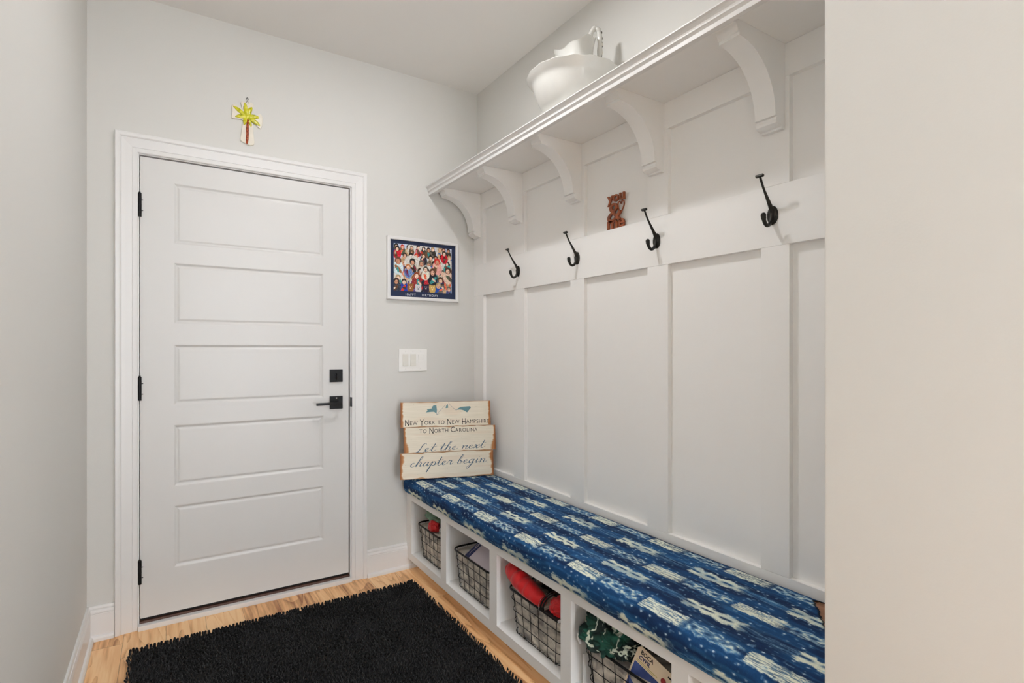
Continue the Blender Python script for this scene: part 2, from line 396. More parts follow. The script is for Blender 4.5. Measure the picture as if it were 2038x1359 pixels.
# ---- coat hooks
M_hook = mat('oil_rubbed_black_iron', rgb(46, 45, 41), 0.45, metal=0.6, bump=0.12, bscale=260)
def make_hook(y, label):
    t = thing('coat_hook', label, 'hook', (FX, y, 1.642), 'coat hooks on the white rail')
    b = MB()
    rows = []
    for d, s_ in [(0, 1.0), (0.003, 1.0), (0.0055, 0.86), (0.0065, 0.6)]:
        rows.append([(FX-d, y+0.0175*s_*math.cos(2*PI*k/28), 1.6425+0.029*s_*math.sin(2*PI*k/28)) for k in range(28)])
    b.grid(rows, close_v=True, cap=True); b.build('back_plate', M_hook, t, smooth=True, angle=40)
    b = MB()
    pts = smoothpts([(FX-0.003, y, 1.652), (FX-0.012, y, 1.667), (FX-0.030, y, 1.692), (FX-0.050, y, 1.720), (FX-0.062, y, 1.742), (FX-0.067, y, 1.7505)], 6)
    n = len(pts); rad = [0.0082-0.0048*min(1, (i/n)*1.9) for i in range(n)]
    b.tube(pts, rad, 12, up=(-1, 0, 0.3))
    b.box(-0.0120, 0.0120, -0.0045, 0.0045, -0.0032, 0.0032, bev=0.0012, M=Matrix.Translation((FX-0.068, y, 1.752)) @ Matrix.Rotation(math.radians(20), 4, 'Y') @ Matrix.Rotation(PI/2, 4, 'Z'))
    b.build('upper_prong', M_hook, t, smooth=True, angle=40)
    b = MB()
    pts = smoothpts([(FX-0.003, y, 1.650), (FX-0.007, y, 1.632), (FX-0.015, y, 1.616), (FX-0.028, y, 1.608), (FX-0.040, y, 1.613), (FX-0.047, y, 1.626), (FX-0.049, y, 1.637)], 6)
    n = len(pts); rad = [0.0070-0.0015*math.sin(PI*i/n)+(0.0012 if i > n-8 else 0) for i in range(n)]
    b.tube(pts, rad, 12, up=(-1, 0, 0.3))
    sp = bmesh.new(); bmesh.ops.create_uvsphere(sp, u_segments=12, v_segments=8, radius=0.0080); b.add(sp, Matrix.Translation((FX-0.049, y, 1.637)))
    b.build('lower_prong', M_hook, t, smooth=True, angle=50)
    for k in (-1, 1):
        b = MB(); b.tube([(FX-0.004, y+k*0.0105, 1.6425+k*0.004), (FX-0.0075, y+k*0.0105, 1.6425+k*0.004)], [0.0036, 0.0028], 12); b.build('screw', M_hook, t)
    return t
hl = ['black iron coat hook nearest the door corner', 'black iron coat hook, second from the door, left of the wooden word sign', 'black iron coat hook just right of the wooden word sign', 'black iron coat hook furthest right, largest in view, beside the wall edge']
for y, l in zip((-0.490, -0.978, -1.449, -1.914), hl): make_hook(y, l)

# ---- word sign standing on the rail
M_cop = ramp_mat('reddish_stained_wood', [(0.3, rgb(112, 56, 30)), (0.55, rgb(160, 82, 42)), (0.75, rgb(186, 106, 58))], (60, 60, 8), 1.2, 4, 0.45, bump=0.2)
ys0, ys1 = -1.170, -1.272
U = (0, -1, 0); V_ = (0, 0, 1)
parts = []
def word(body, size, z, w_target, hgt=None, bold=0.0022, x=-0.0125):
    me = text_obj('w', body, size, M_cop, (0, 0, 0), (1, 0, 0), (0, 1, 0), ext=0.004, parent='mesh', bold=bold)
    xs = [v.co.x for v in me.vertices]; zs_ = [v.co.y for v in me.vertices]
    x0, x1, z0, z1 = min(xs), max(xs), min(zs_), max(zs_)
    kx = w_target/(x1-x0); kz = (hgt/(z1-z0)) if hgt else kx
    for v in me.vertices:
        px, pz, pn = v.co.x, v.co.y, v.co.z
        v.co = Vector((x-pn, ys0-(px-x0)*kx, z+(pz-z0)*kz))
    parts.append(me)
word('me', 0.05, 1.7333, 0.101, 0.037, bold=0.0010)
word('&', 0.09, 1.762, 0.086, 0.080, bold=0.0004)
word('you', 0.05, 1.833, 0.101, 0.043, bold=0.0010)
b = MB()
for me in parts: b.bm.from_mesh(me); bpy.data.meshes.remove(me)
for (yy, zz, r) in ((ys0-0.004, 1.735, 0.004), (ys0-0.070, 1.735, 0.004)): b.box(-0.0165, -0.0085, yy-r, yy+r, zz-0.0015, zz+r)
# heart loop on the right of the ampersand
hp = [(-1.247, 1.792), (-1.258, 1.806), (-1.268, 1.824), (-1.266, 1.838), (-1.257, 1.841), (-1.250, 1.832), (-1.243, 1.841), (-1.234, 1.838), (-1.232, 1.824), (-1.238, 1.806)]
b.tube(smoothpts([(-0.0125, y, z) for y, z in hp], 3, closed=True), 0.0030, 6, closed=True)
o = b.build('word_sign', M_cop); tag(o, 'small reddish wooden cutout word sign reading you & me, standing on the rail', 'sign')
sg = o
for v in sg.data.vertices: v.co.x = min(v.co.x, -0.0016)

# ------------------------------------------------------------ wall things on the door wall
M_navy = mat('navy_mat_board', rgb(22, 38, 72), 0.7, bump=0.05)
fr = thing('picture_frame', 'white framed photo collage with navy border and birthday wording', 'picture', (-0.3525, 0, 1.681))
fx0, fx1, fz0, fz1 = -0.570, -0.135, 1.506, 1.8555
b = MB(); fp = [(0, 0), (0, 0.021), (0.003, 0.0225), (0.014, 0.0215), (0.017, 0.0205), (0.0175, 0.0090), (0.0175, 0.0)]
rows = [[(fx0+d, -0.0005-t, fz0+d) for d, t in fp], [(fx1-d, -0.0005-t, fz0+d) for d, t in fp], [(fx1-d, -0.0005-t, fz1-d) for d, t in fp], [(fx0+d, -0.0005-t, fz1-d) for d, t in fp]]
b.grid(rows, close_u=True, close_v=True); b.build('frame', M_white, fr)
MB().box(fx0+0.016, fx1-0.016, -0.009, -0.001, fz0+0.016, fz1-0.016).build('mat_board', M_navy, fr)
def canvas(w, h, res):
    n = int(w/res)+1; m = int(h/res)+1
    return np.meshgrid(np.linspace(0, w, n), np.linspace(0, h, m), indexing='ij')
def put(C, mask, col):
    mk = mask[..., None]; C[:] = C*(1-mk)+np.array(col, float)*mk
def ell(X, Z, cx, cz, rx, rz, rot=0.0, soft=0.08):
    dx = X-cx; dz = Z-cz; c, s_ = math.cos(rot), math.sin(rot)
    r = np.sqrt(((dx*c+dz*s_)/rx)**2+((-dx*s_+dz*c)/rz)**2)
    return 1-sstep(1-soft, 1+soft, r)
pw, ph = 0.355, 0.262; X, Z = canvas(pw, ph, 0.0010)
C = np.ones(X.shape+(3,))*np.array([196, 206, 226.0]); C += (vnoise(X*60, Z*60, 3)[..., None]-0.5)*14
random.seed(11)
# (x, z up, scale, clothing, hair, skin) loosely following the cut-out people of the photo
skin = [(226, 178, 152), (236, 196, 170), (206, 150, 120), (240, 206, 186)]
cols = []; hairs = []
def person(cx, cz, s_, cloth, hair, wide=1.0, sk=None, halo=False):
    sk = sk or random.choice(skin); rot = random.uniform(-0.2, 0.2)
    if halo: put(C, ell(X, Z, cx, cz, 0.030*s_*wide, 0.032*s_), (214, 210, 204))
    put(C, ell(X, Z, cx, cz-0.022*s_, 0.018*s_*wide, 0.026*s_, rot), cloth)
    put(C, ell(X, Z, cx+random.uniform(-.01, .01)*s_, cz-0.026*s_, 0.006*s_*wide, 0.019*s_, rot+random.uniform(-.9, .9)), random.choice(cols+hairs)); put(C, ell(X, Z, cx+random.uniform(-.014, .014)*s_, cz-random.uniform(.01, .03)*s_, 0.004*s_, 0.010*s_, random.uniform(-1.5, 1.5)), random.choice(skin+cols))
    put(C, ell(X, Z, cx, cz+0.006*s_, 0.0125*s_, 0.014*s_, rot), hair)
    put(C, ell(X, Z, cx, cz+0.002*s_, 0.0078*s_, 0.0095*s_, rot), sk)
    if s_ > 1.1:
        put(C, ell(X, Z, cx-0.003*s_, cz+0.004*s_, 0.0016*s_, 0.0011*s_), (70, 45, 40)); put(C, ell(X, Z, cx+0.003*s_, cz+0.004*s_, 0.0016*s_, 0.0011*s_), (70, 45, 40))
        put(C, ell(X, Z, cx, cz-0.0035*s_, 0.0028*s_, 0.0011*s_), (176, 84, 76))
cols = [(150, 140, 128), (90, 74, 62), (206, 196, 180), (112, 84, 60), (60, 56, 50), (186, 168, 140), (196, 30, 44), (232, 110, 78), (38, 40, 52), (96, 76, 140), (120, 28, 48), (70, 110, 170), (60, 150, 150), (228, 214, 196), (84, 92, 72), (206, 170, 130), (52, 44, 40), (226, 130, 140), (30, 60, 150), (222, 222, 214)]
hairs = [(48, 32, 26), (94, 56, 34), (150, 100, 60), (26, 22, 22), (178, 150, 110), (206, 60, 40), (110, 100, 90)]
for r in range(6):
    nx = (11, 9, 8, 8, 8, 8)[r]
    for k in range(nx):
        cx = pw*(k+0.5+random.uniform(-0.25, 0.25))/nx; cz = ph*(1-(r+0.45+random.uniform(-0.12, 0.12))/6.0)
        person(cx, cz, (0.95, 1.1, 1.3, 1.4, 1.35, 1.2)[r]*random.uniform(0.85, 1.1), random.choice(cols), random.choice(hairs), random.uniform(0.9, 1.3), halo=random.random() < 0.2)
for cx, cz, s_, cl, hr in [(0.020, 0.228, 1.1, (210, 30, 50), (40, 20, 20)), (0.262, 0.172, 1.45, (236, 170, 160), (214, 52, 44)), (0.325, 0.168, 1.0, (60, 180, 178), (40, 32, 30)), (0.175, 0.085, 1.5, (196, 40, 52), (120, 90, 70)), (0.307, 0.225, 1.1, (206, 24, 40), (60, 40, 30)), (0.135, 0.085, 1.4, (150, 50, 50), (140, 70, 40)),
                           (0.330, 0.125, 1.5, (226, 196, 176), (70, 44, 34)), (0.060, 0.045, 1.2, (36, 60, 170), (60, 40, 30)), (0.270, 0.035, 1.3, (30, 76, 170), (186, 160, 120)), (0.025, 0.16, 1.5, (206, 222, 226), (118, 70, 56)), (0.015, 0.045, 1.3, (56, 58, 70), (46, 30, 26)), (0.085, 0.13, 1.2, (110, 140, 190), (196, 120, 70)), (0.233, 0.11, 1.5, (40, 38, 46), (96, 60, 40)), (0.19, 0.125, 1.2, (228, 222, 206), (90, 84, 72))]:
    person(cx, cz, s_, cl, hr, 1.15)
C += ((vnoise(X*420, Z*420, 5)-0.5)*70*(vnoise(X*50, Z*50, 6) > 0.35))[..., None]
for cx, cz, c1, c2 in [(0.145, 0.022, (210, 206, 210), (60, 56, 66)), (0.192, 0.026, (44, 36, 60), (190, 180, 200)), (0.232, 0.024, (206, 170, 96), (240, 220, 170)), (0.098, 0.024, (150, 96, 50), (230, 190, 150))]:
    put(C, ell(X, Z, cx, cz-0.006, 0.020, 0.024), c1); put(C, ell(X, Z, cx-0.012, cz+0.012, 0.007, 0.009), c1); put(C, ell(X, Z, cx+0.012, cz+0.012, 0.007, 0.009), c1)
    put(C, ell(X, Z, cx-0.006, cz+0.004, 0.003, 0.0025), c2); put(C, ell(X, Z, cx+0.006, cz+0.004, 0.003, 0.0025), c2); put(C, ell(X, Z, cx, cz-0.006, 0.005, 0.004), c2)
Vx = np.stack([fx0+0.040+X, np.full_like(X, -0.0098), fz0+0.050+Z], -1).reshape(-1, 3)
M_print = attr_mat('printed_paper', 0.4)
mesh_from_arrays('photo_collage', Vx, grid_faces(*X.shape), M_print, fr, srgb2lin(np.clip(C, 0, 255)).reshape(-1, 3), smooth=False)
M_silver = mat('silver_ink', rgb(206, 210, 220), 0.4, var=0.05, vscale=200)
text_obj('lettering', 'HAPPY', 0.0185, M_silver, (-0.462, -0.0095, fz0+0.0255), (1, 0, 0), (0, 0, 1), parent=fr, spacing=1.18)
text_obj('lettering', 'BIRTHDAY', 0.0185, M_silver, (-0.362, -0.0095, fz0+0.0255), (1, 0, 0), (0, 0, 1), parent=fr, spacing=1.18)

sw = thing('light_switch', 'white triple rocker light switch plate beside the door', 'switch', (-0.4145, 0, 1.168))
M_plastic = mat('white_plastic', rgb(240, 239, 236), 0.3, var=0.01)
M_ivory = mat('soft_white_plastic', rgb(226, 224, 216), 0.3, var=0.01)
MB().box(-0.4985, -0.3305, -0.007, -0.0003, 1.106, 1.230, bev=0.003).build('cover_plate', M_plastic, sw)
for k in (-1, 0, 1):
    cx = -0.4145+k*0.046
    MB().box(cx-0.0172, cx+0.0172, -0.0078, -0.0066, 1.134, 1.202, bev=0.0004).build('rocker_frame', M_ivory if k < 1 else M_plastic, sw)
    b = MB(); sgn = 1 if k < 1 else -1
    b.prism([(-0.0072, 1.1365), (-0.0105-0.002*sgn, 1.1365), (-0.0088, 1.168), (-0.0105+0.002*sgn, 1.1995), (-0.0072, 1.1995)], 'x', cx-0.0153, cx+0.0153); b.build('rocker', M_ivory if k < 1 else M_plastic, sw)
    for z in (1.1195, 1.2165):
        b = MB(); b.tube([(cx, -0.0068, z), (cx, -0.0082, z)], [0.003, 0.0025], 10); b.build('screw', M_plastic, sw)

# ---- ceramic cross with palm
cr = thing('wall_cross', 'cream ceramic cross with a yellow green palm tree above the door', 'cross', (-1.258, 0, 2.31))
M_cream = mat('cream_ceramic', rgb(226, 219, 204), 0.3, var=0.05, vscale=25, coat=0.2)
M_palm = ramp_mat('yellow_green_glass', [(0.3, rgb(150, 158, 20)), (0.5, rgb(204, 200, 36)), (0.75, rgb(236, 226, 90))], (1, 1, 1), 60, 3, 0.12, bump=0.4)
M_trunk = ramp_mat('amber_glitter', [(0.35, rgb(110, 34, 14)), (0.55, rgb(176, 70, 30)), (0.8, rgb(232, 170, 90))], (1, 1, 1), 160, 3, 0.25, bump=0.4)
def pc(x, y): # photo crop -> wall coordinates of the cross
    return (-1.2605+(x-575)*0.0001245*1.66, 2.4475-(y-175)*0.0001245*1.86)
out = [(430, 330), (500, 300), (600, 290), (690, 310), (692, 430), (665, 560), (720, 560), (800, 505), (870, 500), (890, 620), (850, 800), (700, 690), (690, 760), (700, 950), (715, 1140), (650, 1180), (600, 1190), (520, 1160), (420, 1110), (440, 960), (462, 800), (465, 690), (350, 690), (235, 690), (250, 560), (245, 430), (330, 400), (420, 440), (460, 470), (445, 400)]
P = smoothpts([(pc(*p)[0], 0, pc(*p)[1]) for p in out], 3, closed=True)
b = MB()
cxm = sum(p.x for p in P)/len(P); czm = 2.345
rows = [[(p.x, -0.0008, p.z) for p in P], [(p.x, -0.0060, p.z) for p in P], [(cxm+(p.x-cxm)*0.97, -0.0080, czm+(p.z-czm)*0.98) for p in P]]
b.grid(rows, close_v=True, cap=True); b.build('cross_body', M_cream, cr)
def leaf(a, c, w):
    a = Vector((pc(*a)[0], -0.0085, pc(*a)[1])); c = Vector((pc(*c)[0], -0.0085, pc(*c)[1])); n = 9; pts = []; rad = []
    for i in range(n):
        t = i/(n-1); p = a.lerp(c, t); p.z += 0.004*math.sin(PI*t); p.x += 0.0012*math.sin(9*t); pts.append(p); rad.append(max(0.0008, w*math.sin(PI*min(1, 0.15+0.82*t))**0.7))
    b = MB(); b.tube(pts, rad, 8, flat=1.0, up=(0, -1, 0))
    for v in b.bm.verts: v.co.y = -0.0085+(v.co.y+0.0085)*0.45
    return b
for a, c, w in [((560, 620), (265, 445), 0.0100), ((560, 620), (510, 325), 0.0100), ((570, 620), (655, 385), 0.0105), ((580, 620), (815, 575), 0.0115), ((580, 630), (830, 740), 0.0115), ((560, 630), (310, 650), 0.0100), ((560, 630), (490, 790), 0.0095), ((590, 640), (640, 800), 0.008)]:
    leaf(a, c, w).build('palm_frond', M_palm, cr, smooth=True)
b = MB(); sp = bmesh.new(); bmesh.ops.create_icosphere(sp, subdivisions=2, radius=0.012); b.add(sp, Matrix.Translation((pc(570, 600)[0], -0.009, pc(570, 600)[1])) @ Matrix.Diagonal((1, 0.4, 1, 1))); b.build('palm_crown', M_palm, cr, smooth=True)
b = MB(); b.tube([(pc(x, y)[0], -0.0085, pc(x, y)[1]) for x, y in ((580, 670), (572, 760), (568, 880), (570, 980), (562, 1080), (555, 1165))], [0.006, 0.0055, 0.006, 0.0058, 0.006, 0.0045], 8, up=(0, -1, 0)); b.build('palm_trunk', M_trunk, cr, smooth=True)
b = MB()
ringc = pc(567, 230); b.tube([(ringc[0]+0.0052*math.cos(a*PI/8), -0.006, ringc[1]+0.0055*math.sin(a*PI/8)) for a in range(16)], 0.0007, 6, closed=True)
for e_ in ((535, 325), (605, 335)): b.tube([(pc(570, 265)[0], -0.006, pc(570, 265)[1]), (pc(*e_)[0], -0.009, pc(*e_)[1])], 0.0008, 6)
b.tube([(ringc[0], 0.002, ringc[1]+0.0045), (ringc[0], -0.008, ringc[1]+0.006)], 0.0012, 8)
b.build('hanging_wire', M_black, cr)

# ------------------------------------------------------------ basin and pitcher on the shelf
BC = (-0.192, -1.163)
b = MB(); zb0 = 2.1632
def scal(r, z, a):
    k = sstep(0.165, 0.19, np.array(r)).item()
    return r*(1+0.004*k*math.cos(17*a)+0.004*k*math.cos(5*a+1)), z+0.0014*k*math.cos(17*a+0.6)
KZ = 1.045
prof_o = [(0.0, 0.004), (0.072, 0.004), (0.076, 0.0), (0.086, 0.0), (0.088, 0.010), (0.100, 0.020), (0.125, 0.040), (0.143, 0.066), (0.156, 0.095), (0.164, 0.120), (0.170, 0.132), (0.180, 0.144), (0.189, 0.1555), (0.1905, 0.1580), (0.188, 0.1585), (0.176, 0.149), (0.162, 0.140), (0.153, 0.128), (0.147, 0.098), (0.137, 0.070), (0.119, 0.046), (0.094, 0.028), (0.06, 0.018), (0.0, 0.016)]
pr = smoothpts([(r, 0, z) for r, z in prof_o], 3); b.lathe([(max(0.0, p.x), max(0.0002, p.z*KZ)) for p in pr], (BC[0], BC[1], zb0), 84, scal)
tag(b.build('wash_basin', M_ceramic, smooth=True), 'large white ceramic wash basin with wavy rim on the high shelf', 'basin')
pit = thing('pitcher', 'white ceramic pitcher with wavy spout standing in the wash basin', 'pitcher', (BC[0]+0.008, BC[1]-0.012, zb0+0.0195))
pcx, pcy, pz = pit.location
ru = Vector((math.cos(YAW), -math.sin(YAW), 0)); aU = math.atan2(ru.y, ru.x)   # handle side
def pfn(r, z, a):
    s_ = math.cos(a-aU)      # +1 handle side, -1 spout
    k = max(0.0, min(1.0, (z-0.15)/0.12))
    zz = z+k*(0.034*s_+0.020*max(0, -s_)**6+0.006*math.cos(6*(a-aU)))
    rr = r*(1+k*(0.26*max(0, -s_)**5+0.05*math.cos(4*(a-aU))))
    return rr, zz
pp = [(0.0, 0.0), (0.048, 0.0), (0.052, 0.006), (0.055, 0.02), (0.070, 0.06), (0.078, 0.10), (0.077, 0.14), (0.068, 0.18), (0.063, 0.215), (0.066, 0.245), (0.072, 0.268), (0.0735, 0.270), (0.069, 0.266), (0.062, 0.245), (0.059, 0.215), (0.064, 0.18), (0.072, 0.14), (0.073, 0.10), (0.065, 0.06), (0.04, 0.012), (0, 0.010)]
b = MB(); pr = smoothpts([(r, 0, z) for r, z in pp], 3); b.lathe([(max(0.0, p.x), p.z) for p in pr], (pcx, pcy, pz), 64, pfn)
b.build('pitcher_body', M_ceramic, pit, smooth=True)
M_hand = ramp_mat('crazed_ceramic', [(0.0, rgb(40, 38, 34)), (0.46, rgb(60, 56, 48)), (0.50, rgb(220, 216, 206)), (1.0, rgb(238, 237, 232))], (1, 1, 1), 70, 4, 0.2)
def hpnt(du, z): return (pcx+ru.x*du, pcy+ru.y*du, pz+z)
pts = smoothpts([hpnt(0.040, 0.290), hpnt(0.050, 0.312), hpnt(0.060, 0.338), hpnt(0.074, 0.352), hpnt(0.087, 0.340), hpnt(0.092, 0.308), hpnt(0.092, 0.262), hpnt(0.089, 0.215), hpnt(0.082, 0.165), hpnt(0.072, 0.135)], 5)
b = MB(); b.tube(pts, [0.0098+0.0012*math.sin(i*1.1) for i in range(len(pts))], 12); b.build('handle', M_ceramic, pit, smooth=True)
b = MB(); q_ = [p+ru*0.0088 for p in pts[17:38]]; b.tube(q_, [0.0034+0.0024*math.sin(i*1.9) for i in range(len(q_))], 6); b.build('handle_crack', M_hand, pit, smooth=True)

# ------------------------------------------------------------ storage bench
bench = thing('storage_bench', 'white built in bench with open cubbies under the hooks', 'bench', (-0.23, -1.15, 0))
xb = -0.452; ft = 0.019
ST = [(-0.001, -0.072), (-0.451, -0.513), (-0.928, -0.987), (-1.412, -1.467), (-1.893, -1.949)]
b = MB()
b.box(xb, xb+ft, -0.001, YE, 0.393, 0.432, bev=0.001); b.box(xb, xb+ft, -0.001, YE, 0.060, 0.100, bev=0.001)
for y0, y1 in ST: b.box(xb+0.0002, xb+ft-0.0002, y0, y1, 0.0995, 0.3935)
b.box(xb+0.0002, xb+ft-0.0002, YE, YE+0.03, 0.0995, 0.3935)
b.build('face_frame', M_panel, bench)
MB().box(xb+ft, -0.0005, -0.001, YE, 0.082, 0.0985).build('bottom_board', M_panel, bench)
MB().box(xb+ft, -0.0205, -0.001, YE, 0.412, 0.4315).build('seat_board', M_panel, bench)
MB().box(-0.020, -0.002, -0.001, YE, 0.0985, 0.412).build('back_board', M_panel, bench)
for k, (y0, y1) in enumerate(ST):
    yc = (y0+y1)/2 if k else -0.030
    w = 0.0105 if k else 0.029
    MB().box(xb+ft, -0.020, yc-w, yc+w, 0.0985, 0.412).build('divider', M_panel, bench)
MB().box(-0.395, -0.377, -0.001, YE, 0.0, 0.082).build('toe_kick', M_panel, bench)

# ---- cushion with indigo dyed print
RES = 0.0022
L = 2.305
zc0, zc1 = 0.4325, 0.522
path = [(-0.024, zc0+0.004), (-0.022, zc0+0.03), (-0.0225, zc1-0.02), (-0.030, zc1-0.004), (-0.045, zc1)]
path += [(-0.10, zc1+0.001), (-0.25, zc1+0.001), (-0.40, zc1), (-0.440, zc1-0.001), (-0.462, zc1-0.006), (-0.474, zc1-0.017), (-0.4795, zc1-0.034), (-0.4795, zc1-0.055), (-0.476, zc1-0.074), (-0.466, zc0+0.002), (-0.440, zc0+0.0005)]
dense = smoothpts([(a, 0, c) for a, c in path], 40)
pa = np.array([(p.x, p.z) for p in dense]); seg = np.r_[0, np.cumsum(np.hypot(*np.diff(pa, axis=0).T))]
nu = int(seg[-1]/RES); su = np.linspace(0, seg[-1], nu); PX = np.interp(su, seg, pa[:, 0]); PZz = np.interp(su, seg, pa[:, 1])
s_top = np.interp(0, [0, 1], [0, 1])
i0 = np.argmin(np.abs(pa[:, 0]+0.25)+(pa[:, 1] < 0.5)*9); pu = -0.25-(su-seg[i0])   # unrolled across-coordinate, equals x on top
ny = int(L/RES); yv = -0.006-np.linspace(0, L, ny)
PU, YY = np.meshgrid(pu, yv, indexing='ij')
def indigo(p, y):
    wob = 0.006*(vnoise(y*9, p*30, 1)-0.5)+0.004*(vnoise(y*40, p*60, 2)-0.5)
    p = p+wob; t = -y
    n_st = vnoise(p*900, t*28, 5); n_st2 = vnoise(p*420, t*60, 6); nb = vnoise(p*60, t*14, 7); nf = vnoise(p*500, t*500, 8)
    base = np.array([24, 66, 112.0]); deep = np.array([18, 42, 78.0]); mid = np.array([48, 108, 158.0]); pale = np.array([136, 176, 204.0]); cream = np.array([222, 226, 208.0])
    C = base*np.ones(p.shape+(1,)); C = C+(deep-base)*sstep(0.35, 0.75, vnoise(p*45, t*9, 9))[..., None]
    C = C+(mid-base)*(0.55*sstep(0.45, 0.9, vnoise(p*130, t*16, 10)))[..., None]
    def mixin(col, m): 
        nonlocal C
        C = C+(np.array(col)-C)*np.clip(m, 0, 1)[..., None]
    PER = 0.325
    for k in range(-1, 4):
        pb = -0.065-0.19*k
        ph0 = 0.155 if k % 2 == 0 else 0.315        # bar start along t, modulo PER
        d = np.abs(p-pb); tt = (t-ph0) % PER
        rep = np.floor((t-ph0)/PER)
        tr = vnoise(p*1500+31*k, t*22+rep*7, 5); tr2 = vnoise(p*700, t*45+rep*3, 6)
        edge = 0.0235+0.004*(vnoise(t*150, p*0+k, 11)-0.5)
        inb = (1-sstep(edge-0.0012, edge+0.0018, d))*sstep(0.0, 0.003, tt-0.010*tr)*(1-sstep(0.145, 0.178, tt+0.022*tr2))
        streak = 0.30+0.95*sstep(0.28, 0.62, 0.6*tr+0.4*tr2)
        mixin(cream, inb*streak*(1-0.55*np.exp(-((p-pb-0.007)/0.0022)**2)*(tr2 > 0.42)))
        mixin(pale, 0.6*np.exp(-((d-edge-0.003)/0.003)**2)*inb)
        # blotchy ladder after the bar
        ul = (tt-0.160)/0.165; inl = sstep(0, 0.08, ul)*(1-sstep(0.9, 1.0, ul))
        cell = ((tt-0.160) % 0.043)/0.043-0.5
        spl = vnoise(p*300, t*110, 16)
        hol = np.exp(-((d)/0.0062)**2-(cell/0.30)**2)+0.6*np.exp(-((d-0.0125)/0.0040)**2-((np.abs(cell)-0.5)/0.22)**2)
        blob = 1-sstep(0.0155, 0.0225, d+0.009*(spl-0.5)+0.003*np.cos(2*PI*cell))
        lad = np.clip(blob*(0.35+0.85*spl)*(1-1.1*hol), 0, 1)
        mixin(pale, inl*lad*1.15*(1-0.25*ul)); mixin(cream, inl*sstep(0.45, 0.85, lad)*0.75)
        # chain row between the bar rows
        pcn = pb-0.095; d2 = np.abs(p-pcn); t2 = (t-(0.455 if k % 2 == 0 else 0.585)+0.045) % PER
        inc = sstep(0, 0.012, t2-0.014*spl)*(1-sstep(0.185, 0.225, t2+0.02*spl)); c3 = (t2 % 0.058)/0.058-0.5
        sd = (p-pcn)
        hole = np.exp(-((sd-0.0015)/0.0042)**2-(c3/0.34)**4)
        env = 1-sstep(0.0170, 0.0245, d2+0.0035*np.cos(2*PI*c3+PI)+0.010*(spl-0.5)+0.008*(nb-0.5))
        cl = np.clip(env*(0.62+0.55*nb)*(1-1.2*hole), 0, 1)
        mixin(cream, inc*cl); mixin(pale, inc*env*(1-cl)*0.35*(hole < 0.3))
        far = (1-inc)*(np.exp(-((d2-0.008)/0.005)**2)*sstep(0.35, 0.75, tr2)*0.65+0.30*np.exp(-(d2/0.02)**2)*sstep(0.5, 0.9, n_st2)); mixin(pale, far)
        # rows of stitched dots
        for off, dt in ((0.036, 0.0), (-0.036, 0.016), (0.062, 0.008), (-0.062, 0.024)):
            dd = p-(pb+off)-0.007*(vnoise(t*22, p*0+k*3+off*99, 13)-0.5); cid = np.floor((t+dt)/0.034)
            jit = vnoise(cid*1.37, p*0+k+off*70, 17); c4 = ((t+dt) % 0.034)-0.017-0.010*(jit-0.5)
            dot = np.exp(-(dd/0.0019)**2-((c4-0.7*dd)/0.0028)**2)+0.6*np.exp(-((dd-0.002)/0.0011)**2-(c4/0.0050)**2)
            mixin([196, 218, 232], dot*(0.4+1.2*jit)*(vnoise(cid*2.71, p*0+k+off*50, 14) > 0.45))
    m = sstep(0.80, 0.95, vnoise(p*160, t*90, 15)); mixin(pale, 0.5*m)
    C = C*(0.92+0.16*nf)[..., None]
    return C
CC = indigo(PU, YY)
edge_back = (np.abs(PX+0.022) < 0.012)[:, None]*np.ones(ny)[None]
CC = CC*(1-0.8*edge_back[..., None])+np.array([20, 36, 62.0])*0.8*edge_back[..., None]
yy2 = -YY
puff = 0.0022*(vnoise(PU*16, yy2*5, 21)-0.5)*2+0.0012*(vnoise(PU*60, yy2*40, 22)-0.5)
ontop = sstep(0.49, 0.52, np.repeat(PZz[:, None], ny, 1))
GX = np.repeat(PX[:, None], ny, 1).copy(); GZ = np.repeat(PZz[:, None], ny, 1).copy()
GZ += puff*ontop
GZ += 0.005*np.exp(-((YY+1.245-0.25*(GX+0.47))/0.012)**2)*np.exp(-((GX+0.40)/0.085)**2)*ontop     # wrinkle
GZ -= 0.004*np.exp(-((YY+1.275-0.25*(GX+0.47))/0.012)**2)*np.exp(-((GX+0.40)/0.085)**2)*ontop
frontm = (1-ontop)*(GX < -0.4); GX -= frontm*0.0035*(vnoise(yy2*22, PU*8, 23)-0.3)
# rounded far-left end
en = np.clip((0.035-(yy2-0.006))/0.035, 0, 1); sh = 0.020*(1-np.sqrt(np.clip(1-en**2, 0, 1)))
GX += sh*(GX < -0.4); GZ -= sh*0.6*ontop
# torn back corner: where the fabric stops and the board shows
tear = (GX > -0.20+0.0)&(ontop > 0.5)
bound = -2.056-0.78*np.maximum(0, -0.052-GX)-0.007*(vnoise(GX*160, GX*0, 24)-0.5)-0.004*(vnoise(GX*600, GX*0, 25)-0.5)
cut = (YY < bound)&(GX < -0.034)&(GX > -0.20)&(ontop > 0.4)
V = np.stack([GX, YY, GZ], -1).reshape(-1, 3); F = grid_faces(*GX.shape)
fm = ~(cut.reshape(-1)[F].all(1)); F = F[fm]
M_ind = attr_mat('indigo_dyed_cotton', 0.85, bump=0.25, bscale=1200, spec=0.2)
cush = thing('bench_cushion', 'long indigo blue and white dyed cushion on the bench', 'cushion', (-0.25, -1.15, zc0))
edark = np.exp(-((YY-bound)/0.004)**2)*(GX < -0.034)*(GX > -0.2)*(ontop > 0.4); CC = CC*(1-0.85*edark[..., None])
mesh_from_arrays('cover', V, F, M_ind, cush, srgb2lin(np.clip(CC, 0, 255)).reshape(-1, 3))
